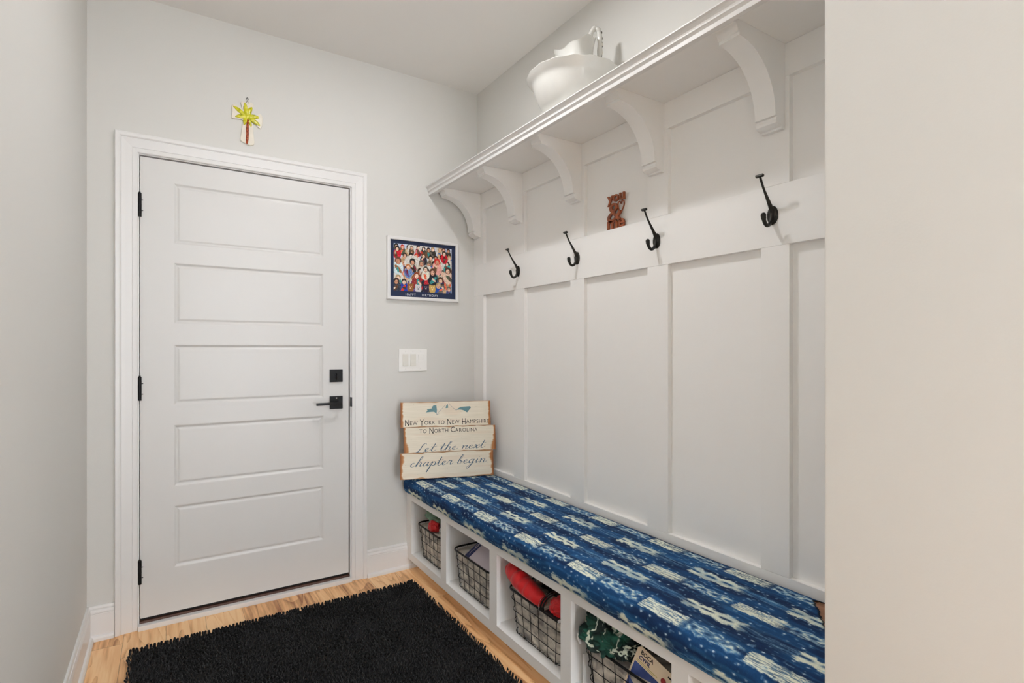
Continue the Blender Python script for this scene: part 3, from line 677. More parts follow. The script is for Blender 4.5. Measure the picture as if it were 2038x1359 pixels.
M_ply = ramp_mat('bare_brown_board', [(0.3, rgb(122, 82, 56)), (0.7, rgb(156, 110, 80))], (40, 3, 40), 1.5, 4, 0.6)
MB().box(-0.440, -0.033, -2.309, -2.00, zc0+0.02, zc1-0.0035, bev=0.002).build('board', M_ply, cush)
b = MB(); rows = [[(x, -0.0125, z) for x, z in ((-0.03, zc0+0.006), (-0.46, zc0+0.006), (-0.455, zc1-0.012), (-0.035, zc1-0.006))]]
b.prism([(-0.03, zc0+0.006), (-0.45, zc0+0.006), (-0.45, zc1-0.02), (-0.035, zc1-0.006)], 'y', -0.0065, -0.008); b.build('end_fabric', mat('indigo_cotton', rgb(24, 54, 98), 0.85, var=0.3, vscale=30), cush)

# ------------------------------------------------------------ wooden plank sign leaning in the corner
BL = Vector((-0.531, -0.107, 0.5265)); uu = Vector((0.945, -0.327, 0)).normalized(); nb_ = Vector((0.327, 0.945, 0)).normalized()
vv = (Vector((0, 0, 0.409))+nb_*0.060).normalized(); nn = uu.cross(vv)   # nn faces the viewer
SM = Matrix(((uu.x, vv.x, nn.x, BL.x), (uu.y, vv.y, nn.y, BL.y), (uu.z, vv.z, nn.z, BL.z), (0, 0, 0, 1)))
sign = thing('plank_sign', 'distressed cream wooden plank sign with state shapes and script lettering, leaning in the corner', 'sign', BL)
def plank_mat():
    m = bpy.data.materials.new('distressed_cream_paint'); m.use_nodes = True; nt = m.node_tree; N = nt.nodes; L_ = nt.links.new; b = N['Principled BSDF']; b.inputs['Roughness'].default_value = 0.6
    a = N.new('ShaderNodeAttribute'); a.attribute_name = 'print'; L_(a.outputs['Color'], b.inputs['Base Color'])
    return m
M_plank = plank_mat()
M_pside = ramp_mat('stained_plank_edge', [(0.3, rgb(96, 58, 34)), (0.7, rgb(184, 124, 74))], (1, 1, 1), 30, 4, 0.6)
def plank(u0, u1, v0, v1, seed):
    res = 0.0014; n = int((u1-u0)/res); m = int((v1-v0)/res)
    Uu, Vv = np.meshgrid(np.linspace(u0, u1, n), np.linspace(v0, v1, m), indexing='ij')
    Cc = np.ones(Uu.shape+(3,))*np.array([230, 221, 202.0])
    gr = vnoise(Uu*14, Vv*260, seed)*0.6+vnoise(Uu*40, Vv*700, seed+1)*0.4
    Cc += ((gr-0.5)*15)[..., None]*np.array([1, 1, 1.1])
    pk = sstep(0.60, 0.85, vnoise(Uu*7, Vv*55, seed+2)); put(Cc, pk*0.22, (226, 196, 168))
    du = np.minimum(Uu-u0, u1-Uu); dv = np.minimum(Vv-v0, v1-Vv)
    we = 0.018*vnoise(Vv*21+seed*.37, Uu*0+seed*.61, seed+3)**1.6+0.008*vnoise(Vv*67, Uu*0+seed*.3, seed+12)**2+0.004*vnoise(Vv*130, Uu*0+seed, seed+9)+0.003*vnoise(Vv*300, Uu*20, seed+5)+0.002
    put(Cc, (1-sstep(0.6, 1.25, du/we))*0.95, (176, 112, 58)); put(Cc, (1-sstep(0.2, 0.5, du/we))*0.55, (122, 70, 36))
    wv = 0.0065*vnoise(Uu*26, Vv*0+seed, seed+4)**3+0.0012; put(Cc, (1-sstep(0.7, 1.4, dv/wv))*0.85, (172, 122, 76))
    fl = vnoise(Uu*330, Vv*330, seed+7) > 0.985; put(Cc, fl*0.7, (90, 70, 56))
    rag = 0.0014*(vnoise(Vv*90, Vv*0, seed+8)-0.5)
    Uo = Uu+rag*(Uu < u0+res)+rag*(Uu > u1-res)
    Pw = np.stack([Uo, Vv, np.full_like(Uu, 0.018)], -1).reshape(-1, 3)
    R3 = np.array(SM)[:3, :3]; T3 = np.array(SM)[:3, 3]
    Pw = Pw@R3.T+T3
    return Pw, grid_faces(n, m), srgb2lin(np.clip(Cc, 0, 255)).reshape(-1, 3)
PLK = [(0.0, 0.512, 0.0, 0.1385), (0.020, 0.528, 0.1395, 0.276), (0.004, 0.503, 0.277, 0.413)]
pobs = []
for k, (u0, u1, v0, v1) in enumerate(PLK):
    b = MB(); b.box(u0, u1, v0, v1, 0.001, 0.0178, bev=0.0006); po = b.build('plank', M_pside, sign, M=SM); pobs.append(po)
    Pw, F_, Ck = plank(u0, u1, v0, v1, 40+k*11)
    o = mesh_from_arrays('painted_face', Pw, F_, M_plank, po, Ck, smooth=False)
    o.matrix_parent_inverse = Matrix.Identity(4)
for c_ in (0.10, 0.38): MB().box(c_, c_+0.04, 0.03, 0.39, -0.010, 0.001).build('back_cleat', M_pside, sign, M=SM)
M_ink = mat('charcoal_paint', rgb(34, 32, 30), 0.7, var=0.2, vscale=80)
M_teal = mat('dusty_teal_paint', rgb(104, 142, 148), 0.7, var=0.08, vscale=80)
M_script = mat('slate_blue_paint', rgb(66, 98, 120), 0.7, var=0.15, vscale=60)
# small-caps lettering built letter by letter
def smallcaps(txt, u0, u1, v, cap, name):
    xs = 0; items = []
    for w_i, w_ in enumerate(txt.split(' ')):
        for i, ch in enumerate(w_):
            up = ch.isupper(); items.append((ch.upper(), up, xs)); me = text_obj('g', ch.upper(), 1.0, M_ink, (0, 0, 0), (1, 0, 0), (0, 1, 0), ext=0, parent='mesh')
            wd = max(v_.co.x for v_ in me.vertices); bpy.data.meshes.remove(me); xs += (wd+0.085)*(1.0 if up else 0.78)
        xs += 0.30
    xs -= 0.38; kx = (u1-u0)/xs
    b = MB()
    for ch, up, x in items:
        me = text_obj('g', ch, 1.0, M_ink, (0, 0, 0), (1, 0, 0), (0, 1, 0), ext=0.0, parent='mesh', bold=0.0)
        sz = 1.0 if up else 0.78; sy = cap/0.73*(1.0 if up else 0.70)
        drop = 0.16*cap if (up and ch in 'NYH') else 0
        for v_ in me.vertices: v_.co = Vector((u0+(x+v_.co.x*sz)*kx, v-drop+v_.co.y*sy*(1.16 if drop else 1), 0.0182))
        b.bm.from_mesh(me); bpy.data.meshes.remove(me)
    return b.build(name, M_ink, sign, M=SM)
smallcaps('New York to New Hampshire', 0.025, 0.492, 0.2895, 0.031, 'lettering')
smallcaps('to North Carolina', 0.104, 0.425, 0.2440, 0.031, 'lettering')
def ribbon(b, pts, wmax, wmin, z=0.0185):
    P_ = smoothpts([(x, y, 0) for x, y in pts], 7); rows = []
    for i, p in enumerate(P_):
        t = (P_[min(i+1, len(P_)-1)]-P_[max(i-1, 0)]); 
        if t.length < 1e-9: t = Vector((1, 0, 0))
        t.normalize(); n_ = Vector((-t.y, t.x, 0)); dn = max(0, -t.y)
        w_ = wmin+(wmax-wmin)*dn**1.5; e = min(1, 0.35+min(i, len(P_)-1-i)*0.25)
        rows.append([(p.x+n_.x*w_*e, p.y+n_.y*w_*e, z), (p.x-n_.x*w_*e, p.y-n_.y*w_*e, z)])
    b.grid(rows)
G = {'e': ([[(0, .35), (.35, .5), (.55, .8), (.4, 1), (.15, .75), (.12, .3), (.35, 0), (.65, .15), (1.0, .5)]], .85),
     't': ([[(0, .4), (.32, 1.2), (.42, 2.1), (.30, 1.0), (.28, .25), (.45, 0), (.7, .1), (.95, .45)], [(-.1, 1.3), (.3, 1.22), (.85, 1.45)]], .82),
     'h': ([[(0, .3), (.45, 1.4), (.65, 2.35), (.5, 2.45), (.32, 1.7), (.15, 0), (.3, .6), (.6, 1), (.78, .8), (.72, .3), (.85, 0), (1.25, .45)]], 1.15),
     'n': ([[(0, .7), (.2, 1), (.24, .7), (.18, 0), (.32, .6), (.62, 1), (.8, .8), (.74, .3), (.86, 0), (1.25, .45)]], 1.15),
     'x': ([[(0, .75), (.2, 1), (.35, .6), (.5, .1), (.7, 0), (1.0, .5)], [(.85, 1.05), (.4, .5), (-.05, -.1)]], .95),
     'L': ([[(1.0, 1.9), (.95, 2.3), (.65, 2.3), (.45, 1.6), (.35, .8), (.15, .1), (-.1, -.1), (.0, .1), (.4, .02), (.9, -.1), (1.3, .3)]], 1.15),
     'c': ([[(.6, .8), (.42, 1), (.15, .7), (.12, .25), (.35, 0), (.65, .15), (.95, .5)]], .82),
     'a': ([[(.7, .85), (.4, 1), (.1, .6), (.12, .12), (.35, .02), (.62, .5), (.75, 1), (.68, .4), (.8, 0), (1.15, .45)]], 1.05),
     'p': ([[(0, .4), (.3, 1.05), (.22, 0), (.02, -1.5), (-.05, -1.1), (.3, .5), (.55, 1), (.82, .75), (.75, .25), (.5, .02), (.42, .15), (.8, .15), (1.15, .45)]], 1.05),
     'r': ([[(0, .4), (.22, 1.1), (.35, .9), (.6, .95), (.56, .4), (.68, 0), (1.0, .45)]], .9),
     'b': ([[(0, .3), (.45, 1.4), (.62, 2.3), (.45, 2.35), (.25, 1.4), (.15, .3), (.38, 0), (.66, .3), (.6, .8), (.42, .85), (.7, .55), (1.05, .6)]], 1.0),
     'g': ([[(.7, .85), (.4, 1), (.1, .6), (.15, .12), (.4, .08), (.62, .5), (.76, 1), (.6, -.4), (.25, -1.3), (.0, -1.15), (.35, -.5), (1.15, .45)]], 1.05),
     'i': ([[(0, .4), (.28, 1), (.22, .3), (.34, 0), (.7, .45)], [(.42, 1.6), (.44, 1.52)]], .68), ' ': ([], .7), '.': ([[(.1, .12), (.13, .02)]], .3)}
def script(txt, u0, u1, v, xh, rise, name):
    tot = sum(G[c][1] for c in txt); k = (u1-u0)/tot; x = 0; b = MB()
    for c in txt:
        for st in G[c][0]:
            ribbon(b, [(u0+(x+px_+0.28*py_)*k, v+rise*(x/tot)+py_*xh) for px_, py_ in st], 0.0026, 0.0008)
        x += G[c][1]
    b.build(name, M_script, sign, M=SM)
script('Let the next', 0.088, 0.460, 0.1415, 0.0195, 0.012, 'script_lettering')
script('chapter begin.', 0.050, 0.478, 0.0650, 0.0210, 0.008, 'script_lettering')
def zs_(x, y): # sign crop -> u, v
    return (0.004+(x-118)*0.000405, 0.413-(y-(160-(x-118)*0.0145))*0.000402)
def poly(pts, name, m):
    b = MB(); f = [b.bm.verts.new((zs_(*p)[0], zs_(*p)[1], 0.0183)) for p in pts]; b.bm.faces.new(f); bmesh.ops.triangulate(b.bm, faces=b.bm.faces[:]); b.build(name, m, sign, M=SM)
poly([(455, 298), (480, 270), (468, 258), (512, 250), (535, 245), (540, 225), (560, 203), (598, 197), (603, 240), (606, 262), (600, 320), (575, 295), (558, 290), (520, 292)], 'state_shape', M_teal)
poly([(748, 175), (757, 195), (760, 238), (724, 243), (735, 205), (744, 195)], 'state_shape', M_teal)
poly([(862, 268), (930, 228), (1064, 218), (1074, 240), (1050, 268), (1020, 305), (1000, 290), (965, 272), (920, 262)], 'state_shape', M_teal)
b = MB()
ribbon(b, [zs_(*p) for p in [(598, 330), (635, 318), (600, 325), (640, 285), (690, 232), (715, 205), (722, 190)]], 0.0006, 0.0005); ribbon(b, [zs_(*p) for p in [(765, 160), (785, 195), (830, 240), (880, 282)]], 0.0006, 0.0005)
b.build('route_line', M_script, sign, M=SM)

# ------------------------------------------------------------ baskets in the cubbies
M_wire = mat('black_wire', rgb(24, 23, 24), 0.4, metal=0.5, var=0.1)
M_liner = ramp_mat('mottled_grey_lining', [(0.32, rgb(132, 127, 124)), (0.5, rgb(200, 193, 182)), (0.70, rgb(240, 234, 222))], (1, 1, 1.6), 16, 3, 0.85, bump=0.5, distort=0.8)
def rrect(x0, x1, y0, y1, z, r, n=6):
    P_ = []
    for cx, cy, a0 in ((x1-r, y1-r, 0), (x0+r, y1-r, 90), (x0+r, y0+r, 180), (x1-r, y0+r, 270)):
        for k in range(n+1):
            a = math.radians(a0+90*k/n); P_.append(Vector((cx+r*math.cos(a), cy+r*math.sin(a), z)))
    return P_
def resample(P_, n):
    Q = P_+[P_[0]]; d = [0]
    for i in range(len(Q)-1): d.append(d[-1]+(Q[i+1]-Q[i]).length)
    out = []
    for k in range(n):
        s_ = d[-1]*k/n; i = 0
        while d[i+1] < s_: i += 1
        out.append(Q[i].lerp(Q[i+1], (s_-d[i])/(d[i+1]-d[i]+1e-12)))
    return out
def loop_at(y0, y1, t, z):
    # t 0 bottom .. 1 top, tapered
    ins = 0.024*(1-t)
    return rrect(-0.428+ins*0.55, -0.085-ins, y0+ins, y1-ins, z, 0.040)
def make_basket(y0, y1, label, ztop=0.272, cloth=True):
    zb = 0.1005; t = thing('wire_basket', label, 'basket', (-0.25, (y0+y1)/2, zb), 'wire baskets in the bench cubbies')
    b = MB(); H = ztop-zb
    for k in range(4):
        f = k/4.0+0.02; b.tube(loop_at(y0, y1, f, zb+0.002+H*f), 0.0014, 6, closed=True)
    top = resample(loop_at(y0, y1, 1, ztop), 24); bot = resample(loop_at(y0, y1, 0, zb+0.002), 24)
    for p, q2 in zip(top, bot): b.tube([p, p.lerp(q2, 0.5), q2, q2+(Vector((-0.25, (y0+y1)/2, q2.z))-q2).normalized()*0.02], 0.0014, 6)
    for k in range(1, 8):
        yk = y0+0.024+(y1-y0-0.048)*k/8; b.tube([(-0.410, yk, zb+0.002), (-0.115, yk, zb+0.002)], 0.0014, 6)
    for xk in (-0.36, -0.30, -0.24, -0.18): b.tube([(xk, y0+0.03, zb+0.0045), (xk, y1-0.03, zb+0.0045)], 0.0014, 6)
    b.build('wire_mesh', M_wire, t, smooth=True, angle=50)
    b = MB(); b.tube([p+Vector((0, 0, 0.0)) for p in loop_at(y0, y1, 1, ztop)], 0.0042, 8, closed=True); b.build('rim', M_wire, t, smooth=True)
    b = MB(); rows = []
    for k in range(13):
        f = k/12; L0 = resample(loop_at(y0+0.006, y1-0.006, f, zb+0.005+(H-0.012)*f), 120); c = Vector((-0.255, (y0+y1)/2, 0)); row = []
        for p in L0:
            n3 = mnoise.noise(Vector((p.x*22, p.y*22, p.z*26))); q3 = Vector((c.x, c.y, p.z)); dr = (p-q3).normalized(); row.append(p-dr*(0.007+0.006*abs(n3)))
        rows.append(row)
    b.grid(rows, close_v=True, cap=True); b.build('liner', M_liner, t, smooth=True)
    return t
make_basket(-0.402, -0.088, 'black wire basket holding green and red cloths, nearest the door')
make_basket(-0.898, -0.530, 'black wire basket holding a pale box, second from the door')
make_basket(-1.398, -1.026, 'black wire basket holding a red jacket, third from the door')
make_basket(-1.862, -1.484, 'black wire basket holding green printed cloth and a card, nearest the camera')
def cloth_blob(name, c, r, m, label, cat='cloth', seed=0, amp=0.35, freq=2.2, sub=5, zmin=None, ymax=None, ymin=None, parent=None):
    t = bmesh.new(); bmesh.ops.create_icosphere(t, subdivisions=sub, radius=1.0)
    for v in t.verts:
        n = v.co.normalized(); q4 = n*freq+Vector((seed*3.1, seed*1.7, seed))
        d = 1+amp*mnoise.noise(q4)+amp*0.55*(abs(mnoise.noise(q4*2.3))*2-0.6)+amp*0.16*mnoise.noise(q4*6)
        v.co = Vector((c[0]+n.x*r[0]*d, c[1]+n.y*r[1]*d, c[2]+n.z*r[2]*d))
        if zmin is not None: v.co.z = max(v.co.z, zmin+0.004*mnoise.noise(v.co*30))
        if ymax is not None: v.co.y = min(v.co.y, ymax)
        if ymin is not None: v.co.y = max(v.co.y, ymin)
        v.co.z = min(v.co.z, 0.3905 if c[2] < 0.39 else 9); v.co.x = min(v.co.x, -0.03)
    b = MB(); b.add(t); o = b.build(name, m, parent, smooth=True)
    if label: tag(o, label, cat)
    return o
M_sage = mat('sage_green_cloth', rgb(122, 150, 128), 0.9, var=0.15, vscale=18, bump=0.4, bscale=300)
M_red = mat('bright_red_nylon', rgb(214, 18, 26), 0.55, var=0.12, vscale=14, bump=0.15, bscale=80, sheen=0.2)
M_blk = mat('black_nylon', rgb(20, 20, 24), 0.6, var=0.2, vscale=30, bump=0.3, bscale=150)
cloth_blob('folded_cloth', (-0.330, -0.190, 0.327), (0.075, 0.090, 0.034), M_sage, 'sage green cloth heaped on the basket nearest the door', seed=3, freq=1.3, amp=0.28, zmin=0.270)
cloth_blob('folded_cloth', (-0.392, -0.246, 0.286), (0.032, 0.046, 0.034), M_red, 'red cloth tucked in the basket nearest the door', seed=5, amp=0.2, freq=1.5, zmin=0.268)
# black cloth with paw prints
pb_ = cloth_blob('paw_print_cloth', (-0.365, -0.345, 0.300), (0.040, 0.042, 0.040), M_blk, 'black cloth with white paw prints in the basket nearest the door', seed=8, amp=0.15, zmin=0.266, ymin=-0.425)
M_whitecl = mat('white_print', rgb(232, 232, 232), 0.8, var=0.03)
def paw(cx, cy, cz, s_, nrm, name='paw_print', parent=pb_):
    nrm = Vector(nrm).normalized(); t1 = nrm.cross(Vector((0, 0, 1))).normalized(); t2 = nrm.cross(t1); b = MB()
    for (a, c2, r) in ((0, -0.3, 0.62), (-0.75, 0.45, 0.28), (-0.27, 0.85, 0.28), (0.27, 0.85, 0.28), (0.75, 0.45, 0.28)):
        sp = bmesh.new(); bmesh.ops.create_icosphere(sp, subdivisions=1, radius=r*s_)
        b.add(sp, Matrix.Translation(Vector((cx, cy, cz))+t1*(a*s_)-t2*(c2*s_)))
    b.build(name, M_whitecl, parent)
paw(-0.4085, -0.352, 0.301, 0.0085, (-1, -0.1, 0.3)); paw(-0.404, -0.338, 0.283, 0.006, (-1, 0, 0.2)); paw(-0.400, -0.362, 0.325, 0.0065, (-1, -0.1, 0.5))
# pale carton with navy band in basket 2
bx = thing('carton', 'pale lilac grey carton with navy band tilted in the second basket', 'box', (-0.33, -0.76, 0.28))
M_carton = mat('pale_lilac_card', rgb(202, 192, 200), 0.55, var=0.02); M_band = mat('navy_card', rgb(34, 44, 92), 0.5, var=0.05)
CM = Matrix.Translation((-0.335, -0.770, 0.2925)) @ Matrix.Rotation(math.radians(-33), 4, 'Y')
def cb(name, x0, x1, y0, y1, z0, z1, m): MB().box(x0, x1, y0, y1, z0, z1, bev=0.001).build(name, m, bx, M=CM)
cb('carton_body', -0.082, 0.082, -0.110, 0.085, -0.030, 0.030, M_carton)
cb('band', -0.0826, 0.0826, 0.0856, 0.122, -0.0306, 0.0306, M_band)
cb('band', -0.0826, 0.0826, -0.128, -0.1105, -0.0306, 0.0306, M_band)
R3 = CM.to_3x3(); org = CM @ Vector((-0.070, 0.098, 0.0312))
b = MB()
ribbon(b, [(-0.070, 0.100), (-0.050, 0.106), (-0.030, 0.100), (-0.022, 0.110), (-0.010, 0.112), (-0.006, 0.102), (-0.018, 0.097), (-0.026, 0.104), (0.0, 0.100), (0.020, 0.108), (0.040, 0.100)], 0.0016, 0.0012, 0.0310); b.build('band_lettering', M_carton, bx, M=CM)
# red jacket
rj = thing('red_jacket', 'rolled bright red jacket lying on the third basket', 'jacket', (-0.40, -1.14, 0.29))
pts = smoothpts([(-0.385, -0.998, 0.322), (-0.400, -1.035, 0.330), (-0.408, -1.085, 0.320), (-0.410, -1.140, 0.310), (-0.410, -1.195, 0.300), (-0.405, -1.245, 0.290)], 10)
b = MB(); n = len(pts)
b.tube(pts, [0.036*(0.35+0.65*math.sin(PI*min(1, 0.12+i/n*0.86))**0.5)*(1+0.025*math.cos(i*0.55+0.6*math.sin(i*0.3))) for i in range(n)], 40, up=(-1, 0, 0))
for v in b.bm.verts:
    k = mnoise.noise(Vector((v.co.x*20, v.co.y*42, v.co.z*20)))*0.008+(1-abs(mnoise.noise(Vector((v.co.x*30+5, v.co.y*60, v.co.z*25)))))*0.004-0.004; v.co += Vector((-0.6, 0, 0.8))*k
b.build('sleeve', M_red, rj, smooth=True)
cloth_blob('body_fabric', (-0.385, -1.350, 0.300), (0.045, 0.062, 0.040), M_red, None, seed=12, amp=0.22, zmin=0.272, ymin=-1.414, parent=rj)
bk_ = thing('black_harness', 'black cloth and straps piled between the red jacket and the cubby top', 'harness', (-0.33, -1.22, 0.27))
o_ = cloth_blob('bundled_fabric', (-0.262, -1.200, 0.312), (0.072, 0.140, 0.055), M_blk, None, seed=15, amp=0.25, zmin=0.270, parent=bk_)
b = MB()
for dx in (0, 0.014):
    P_ = smoothpts([(-0.425, -1.262-dx, 0.268), (-0.430, -1.266-dx, 0.292), (-0.420, -1.276-dx, 0.318), (-0.395, -1.290-dx, 0.340), (-0.350, -1.30-dx, 0.350)], 6); b.tube(P_, 0.0045, 8, flat=0.5)
b.build('strap', M_blk, bk_, smooth=True)
b = MB()
for k in range(16):
    p = smoothpts([(-0.4305, -1.2555, 0.270), (-0.4355, -1.2595, 0.292), (-0.4255, -1.2685, 0.320), (-0.400, -1.283, 0.345)], 6)[k]
    sp = bmesh.new(); bmesh.ops.create_icosphere(sp, subdivisions=1, radius=0.0013); b.add(sp, Matrix.Translation(p))
b.build('stitching', M_whitecl, bk_)
b = MB(); b.box(-0.434, -0.150, -1.392, -1.290, 0.2775, 0.283, bev=0.002); b.tube([(-0.432, -1.383, 0.2825), (-0.439, -1.383, 0.2825)], [0.006, 0.005], 12, mi=1); b.build('flap', [M_blk, M_whitecl], bk_)
# green printed cloth
def print_mat():
    m = bpy.data.materials.new('green_printed_cotton'); m.use_nodes = True; nt = m.node_tree; N = nt.nodes; L_ = nt.links.new; b = N['Principled BSDF']; b.inputs['Roughness'].default_value = 0.8
    tc = N.new('ShaderNodeTexCoord'); v = N.new('ShaderNodeTexVoronoi'); v.feature = 'DISTANCE_TO_EDGE'; v.inputs['Scale'].default_value = 19
    n = N.new('ShaderNodeTexNoise'); n.inputs['Scale'].default_value = 18; n.inputs['Detail'].default_value = 2
    mx = N.new('ShaderNodeMix'); mx.data_type = 'VECTOR'; mx.inputs['Factor'].default_value = 0.08; L_(tc.outputs['Object'], mx.inputs['A']); L_(n.outputs['Color'], mx.inputs['B']); L_(mx.outputs['Result'], v.inputs['Vector'])
    L_(tc.outputs['Object'], n.inputs['Vector'])
    r = N.new('ShaderNodeValToRGB'); r.color_ramp.elements[0].position = 0.035; r.color_ramp.elements[1].position = 0.055; r.color_ramp.elements[0].color = (1, 1, 1, 1); r.color_ramp.elements[1].color = (0, 0, 0, 1); L_(v.outputs['Distance'], r.inputs['Fac'])
    n2 = N.new('ShaderNodeTexNoise'); n2.inputs['Scale'].default_value = 15; L_(tc.outputs['Object'], n2.inputs['Vector']); r2 = N.new('ShaderNodeValToRGB'); r2.color_ramp.elements[0].position = 0.47; r2.color_ramp.elements[1].position = 0.50; L_(n2.outputs['Fac'], r2.inputs['Fac'])
    mu = N.new('ShaderNodeMath'); mu.operation = 'MULTIPLY'; L_(r.outputs['Color'], mu.inputs[0]); L_(r2.outputs['Color'], mu.inputs[1])
    n3 = N.new('ShaderNodeTexNoise'); n3.inputs['Scale'].default_value = 9; L_(tc.outputs['Object'], n3.inputs['Vector']); r3 = N.new('ShaderNodeValToRGB'); r3.color_ramp.elements[0].position = 0.4; r3.color_ramp.elements[1].position = 0.62; r3.color_ramp.elements[0].color = rgb(14, 34, 32); r3.color_ramp.elements[1].color = rgb(20, 92, 74); L_(n3.outputs['Fac'], r3.inputs['Fac'])
    m2 = N.new('ShaderNodeMix'); m2.data_type = 'RGBA'; L_(mu.outputs[0], m2.inputs['Factor']); L_(r3.outputs['Color'], m2.inputs['A']); m2.inputs['B'].default_value = rgb(206, 216, 200); L_(m2.outputs['Result'], b.inputs['Base Color'])
    return m
gc = cloth_blob('printed_cloth', (-0.378, -1.590, 0.303), (0.070, 0.125, 0.058), print_mat(), 'dark green cloth with white line print spilling over the basket nearest the camera', seed=21, amp=0.30, freq=1.9, sub=6)
for v in gc.data.vertices:
    if v.co.z < 0.278 and v.co.x > -0.437: v.co.z = 0.278
    v.co.y = max(min(v.co.y, -1.481), -1.9)
# white trim loop of the cloth on the rim
b = MB(); b.tube(smoothpts([(-0.405, -1.472, 0.268), (-0.425, -1.478, 0.280), (-0.437, -1.490, 0.276), (-0.434, -1.494, 0.262), (-0.420, -1.488, 0.256)], 5), 0.0052, 8); b.build('white_edging', M_whitecl, gc, smooth=True)
# hanging card package
cdp = thing('retail_card', 'cream hanging packaging card with blue picture and hang slot in the basket nearest the camera', 'packaging', (-0.40, -1.78, 0.28))
M_card = mat('cream_card', rgb(244, 226, 198), 0.5, var=0.02); M_cblue = mat('blue_card_print', rgb(70, 88, 150), 0.4, var=0.35, vscale=20); M_gold = mat('gold_card_print', rgb(190, 176, 80), 0.5, var=0.05)
KU = Vector((0.10, -0.885, -0.30)).normalized(); KN0 = Vector((-1, 0, 0.20)); KV = KN0.cross(KU).normalized(); 
if KV.z < 0: KV = -KV
KN = KU.cross(KV).normalized()
KO = Vector((-0.4150, -1.700, 0.270))
KM = Matrix(((KU.x, KV.x, KN.x, KO.x), (KU.y, KV.y, KN.y, KO.y), (KU.z, KV.z, KN.z, KO.z), (0, 0, 0, 1)))
sgn = 1 if KN.x < 0 else -1
b = MB(); t = bmesh.new(); c0 = [Vector((x, y, 0)) for x, y in ((0, -0.05), (0.172, -0.05), (0.172, 0.088), (0.010, 0.088), (0.0, 0.078))]
b.prism([(p.x, p.y) for p in c0], 'z', -0.0006, 0.0006); b.build('card', M_card, cdp, M=KM)
zf = 0.0009*sgn
b = MB(); b.box(0.006, 0.166, -0.045, 0.038, min(zf, zf+0.0002*sgn), max(zf, zf+0.0002*sgn)); b.build('printed_picture', M_cblue, cdp, M=KM)
b = MB(); b.tube([(0.105, 0.052, 0.0007*sgn), (0.105, 0.052, 0.0016*sgn)], 0.0085, 20); b.build('round_emblem', mat('maroon_badge', rgb(150, 50, 52), 0.4, var=0.3, vscale=90), cdp, M=KM)
b = MB(); b.box(0.112, 0.142, 0.071, 0.0755, -0.0009, 0.0009); b.box(0.123, 0.131, 0.069, 0.079, -0.0009, 0.0009); b.build('hang_slot', M_dark, cdp, M=KM)
b = MB(); b.box(0.010, 0.085, 0.046, 0.0475, min(zf, zf*1.3), max(zf, zf*1.3)); b.box(0.010, 0.075, 0.042, 0.0432, min(zf, zf*1.3), max(zf, zf*1.3)); b.build('gold_lines', M_gold, cdp, M=KM)
uvec = KM.to_3x3() @ Vector((1, 0, 0)); vvec = KM.to_3x3() @ Vector((0, 1, 0))
text_obj('lettering', 'BOCA', 0.0165, M_ink, KM @ Vector((0.014, 0.068, 0.0011*sgn)), uvec, vvec, parent=cdp, ext=0.0002, bold=0.0004)
text_obj('lettering', 'CYPR', 0.0165, M_band, KM @ Vector((0.014, 0.052, 0.0011*sgn)), uvec, vvec, parent=cdp, ext=0.0002, bold=0.0004)
o_ = cloth_blob('dark_bag', (-0.215, -1.770, 0.322), (0.100, 0.095, 0.060), M_blk, 'black bag filling the back of the basket nearest the camera', cat='bag', seed=31, amp=0.12, zmin=0.270)
b = MB(); b.box(-0.405, -0.26, -1.4805, -1.473, 0.0988, 0.205, bev=0.001); wbx = b.build('paper_slip', M_whitecl); tag(wbx, 'white paper slip standing between basket and cubby side, nearest the camera', 'paper')

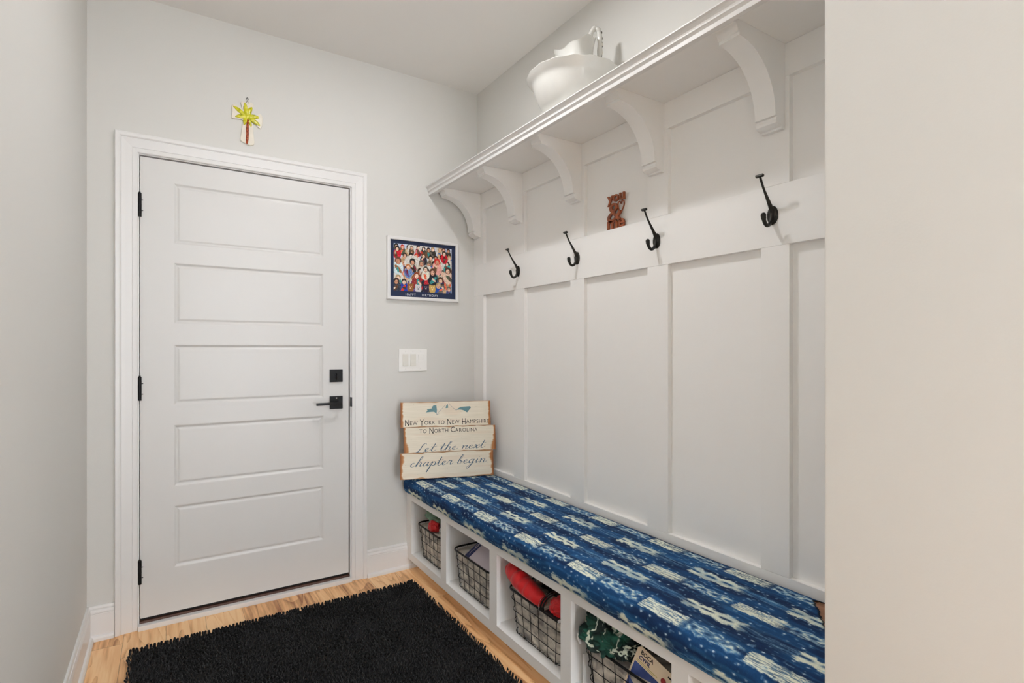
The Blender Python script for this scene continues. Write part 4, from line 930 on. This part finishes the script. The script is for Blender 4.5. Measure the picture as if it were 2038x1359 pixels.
# ------------------------------------------------------------ rug
M_rug = mat('black_chenille', rgb(19, 19, 21), 0.95, var=0.35, vscale=6, sheen=0.15, spec=0.2)
rug = thing('shag_rug', 'black shaggy chenille rug on the wooden floor', 'rug', (-1.10, -1.4, 0))
rx0, rx1, ry0, ry1 = -1.716, -0.492, -2.35, -0.214
b = MB(); b.box(rx0+0.01, rx1-0.01, ry0+0.01, ry1-0.01, 0.0005, 0.009, bev=0.003); b.build('backing', M_rug, rug)
rs = np.random.RandomState(4); sp_ = 0.0115
gx, gy = np.meshgrid(np.arange(rx0+0.006, rx1-0.004, sp_), np.arange(-1.75, ry1-0.004, sp_), indexing='ij'); gx = gx.ravel(); gy = gy.ravel(); n = len(gx)
gx = gx+rs.uniform(-0.004, 0.004, n); gy = gy+rs.uniform(-0.004, 0.004, n)
ang = vnoise(gx*7, gy*7, 77)*2*PI*1.3+rs.uniform(-0.9, 0.9, n); ln = rs.uniform(0.003, 0.008, n)
# edge nubs fall outward
for cond, a in (((gx-rx0) < 0.014, PI), ((rx1-gx) < 0.014, 0.0), ((ry1-gy) < 0.014, PI/2)):
    ang = np.where(cond, a+rs.uniform(-0.4, 0.4, n), ang); 
dx, dy = np.cos(ang), np.sin(ang); r0 = 0.0049
K = 6; prf = [(0.0, 0.006, 1.0), (0.35, 0.0155, 1.05), (0.8, 0.0185, 0.95), (1.05, 0.0165, 0.45)]
rowsV = []
for (f, z, rr) in prf:
    cxk = gx+dx*ln*f; cyk = gy+dy*ln*f; zz = z+rs.uniform(-0.002, 0.002, n)
    for k in range(K):
        a = 2*PI*k/K; rowsV.append(np.stack([cxk-dy*np.cos(a)*r0*rr, cyk+dx*np.cos(a)*r0*rr, np.maximum(zz+np.sin(a)*r0*rr, 0.001)], -1))
VV = np.stack(rowsV, 1).reshape(-1, 3)
F1 = []
for i in range(len(prf)-1):
    for k in range(K): F1.append((i*K+k, i*K+(k+1) % K, (i+1)*K+(k+1) % K, (i+1)*K+k))
l = (len(prf)-1)*K; F1 += [(l, l+1, l+2, l+3), (l, l+3, l+4, l+5)]
F1 = np.array(F1); FF = (F1[None]+(np.arange(n)*K*len(prf))[:, None, None]).reshape(-1, 4)
pile = mesh_from_arrays('pile', VV, FF, M_rug, rug); pile['kind'] = 'stuff'

# ------------------------------------------------------------ ceiling downlight, and a fixture for the added hall fill lamp
for i, (x, y) in enumerate(((-0.84, -1.17), (-1.20, -4.05))):
    t = thing('recessed_light', ['round white recessed ceiling light above the rug', 'round white recessed fixture of the added, unseen hall fill lamp'][i], 'lamp', (x, y, CEIL))
    b = MB(); b.lathe([(0.075, -0.0005), (0.090, -0.0005), (0.090, -0.004), (0.080, -0.008), (0.074, -0.006), (0.074, -0.0005)], (x, y, CEIL), 40); b.build('trim_ring', M_white, t, smooth=True, angle=40)
    b = MB(); b.tube([(x, y, CEIL-0.0005), (x, y, CEIL-0.005)], 0.0735, 40); b.build('lens', M_lens, t)
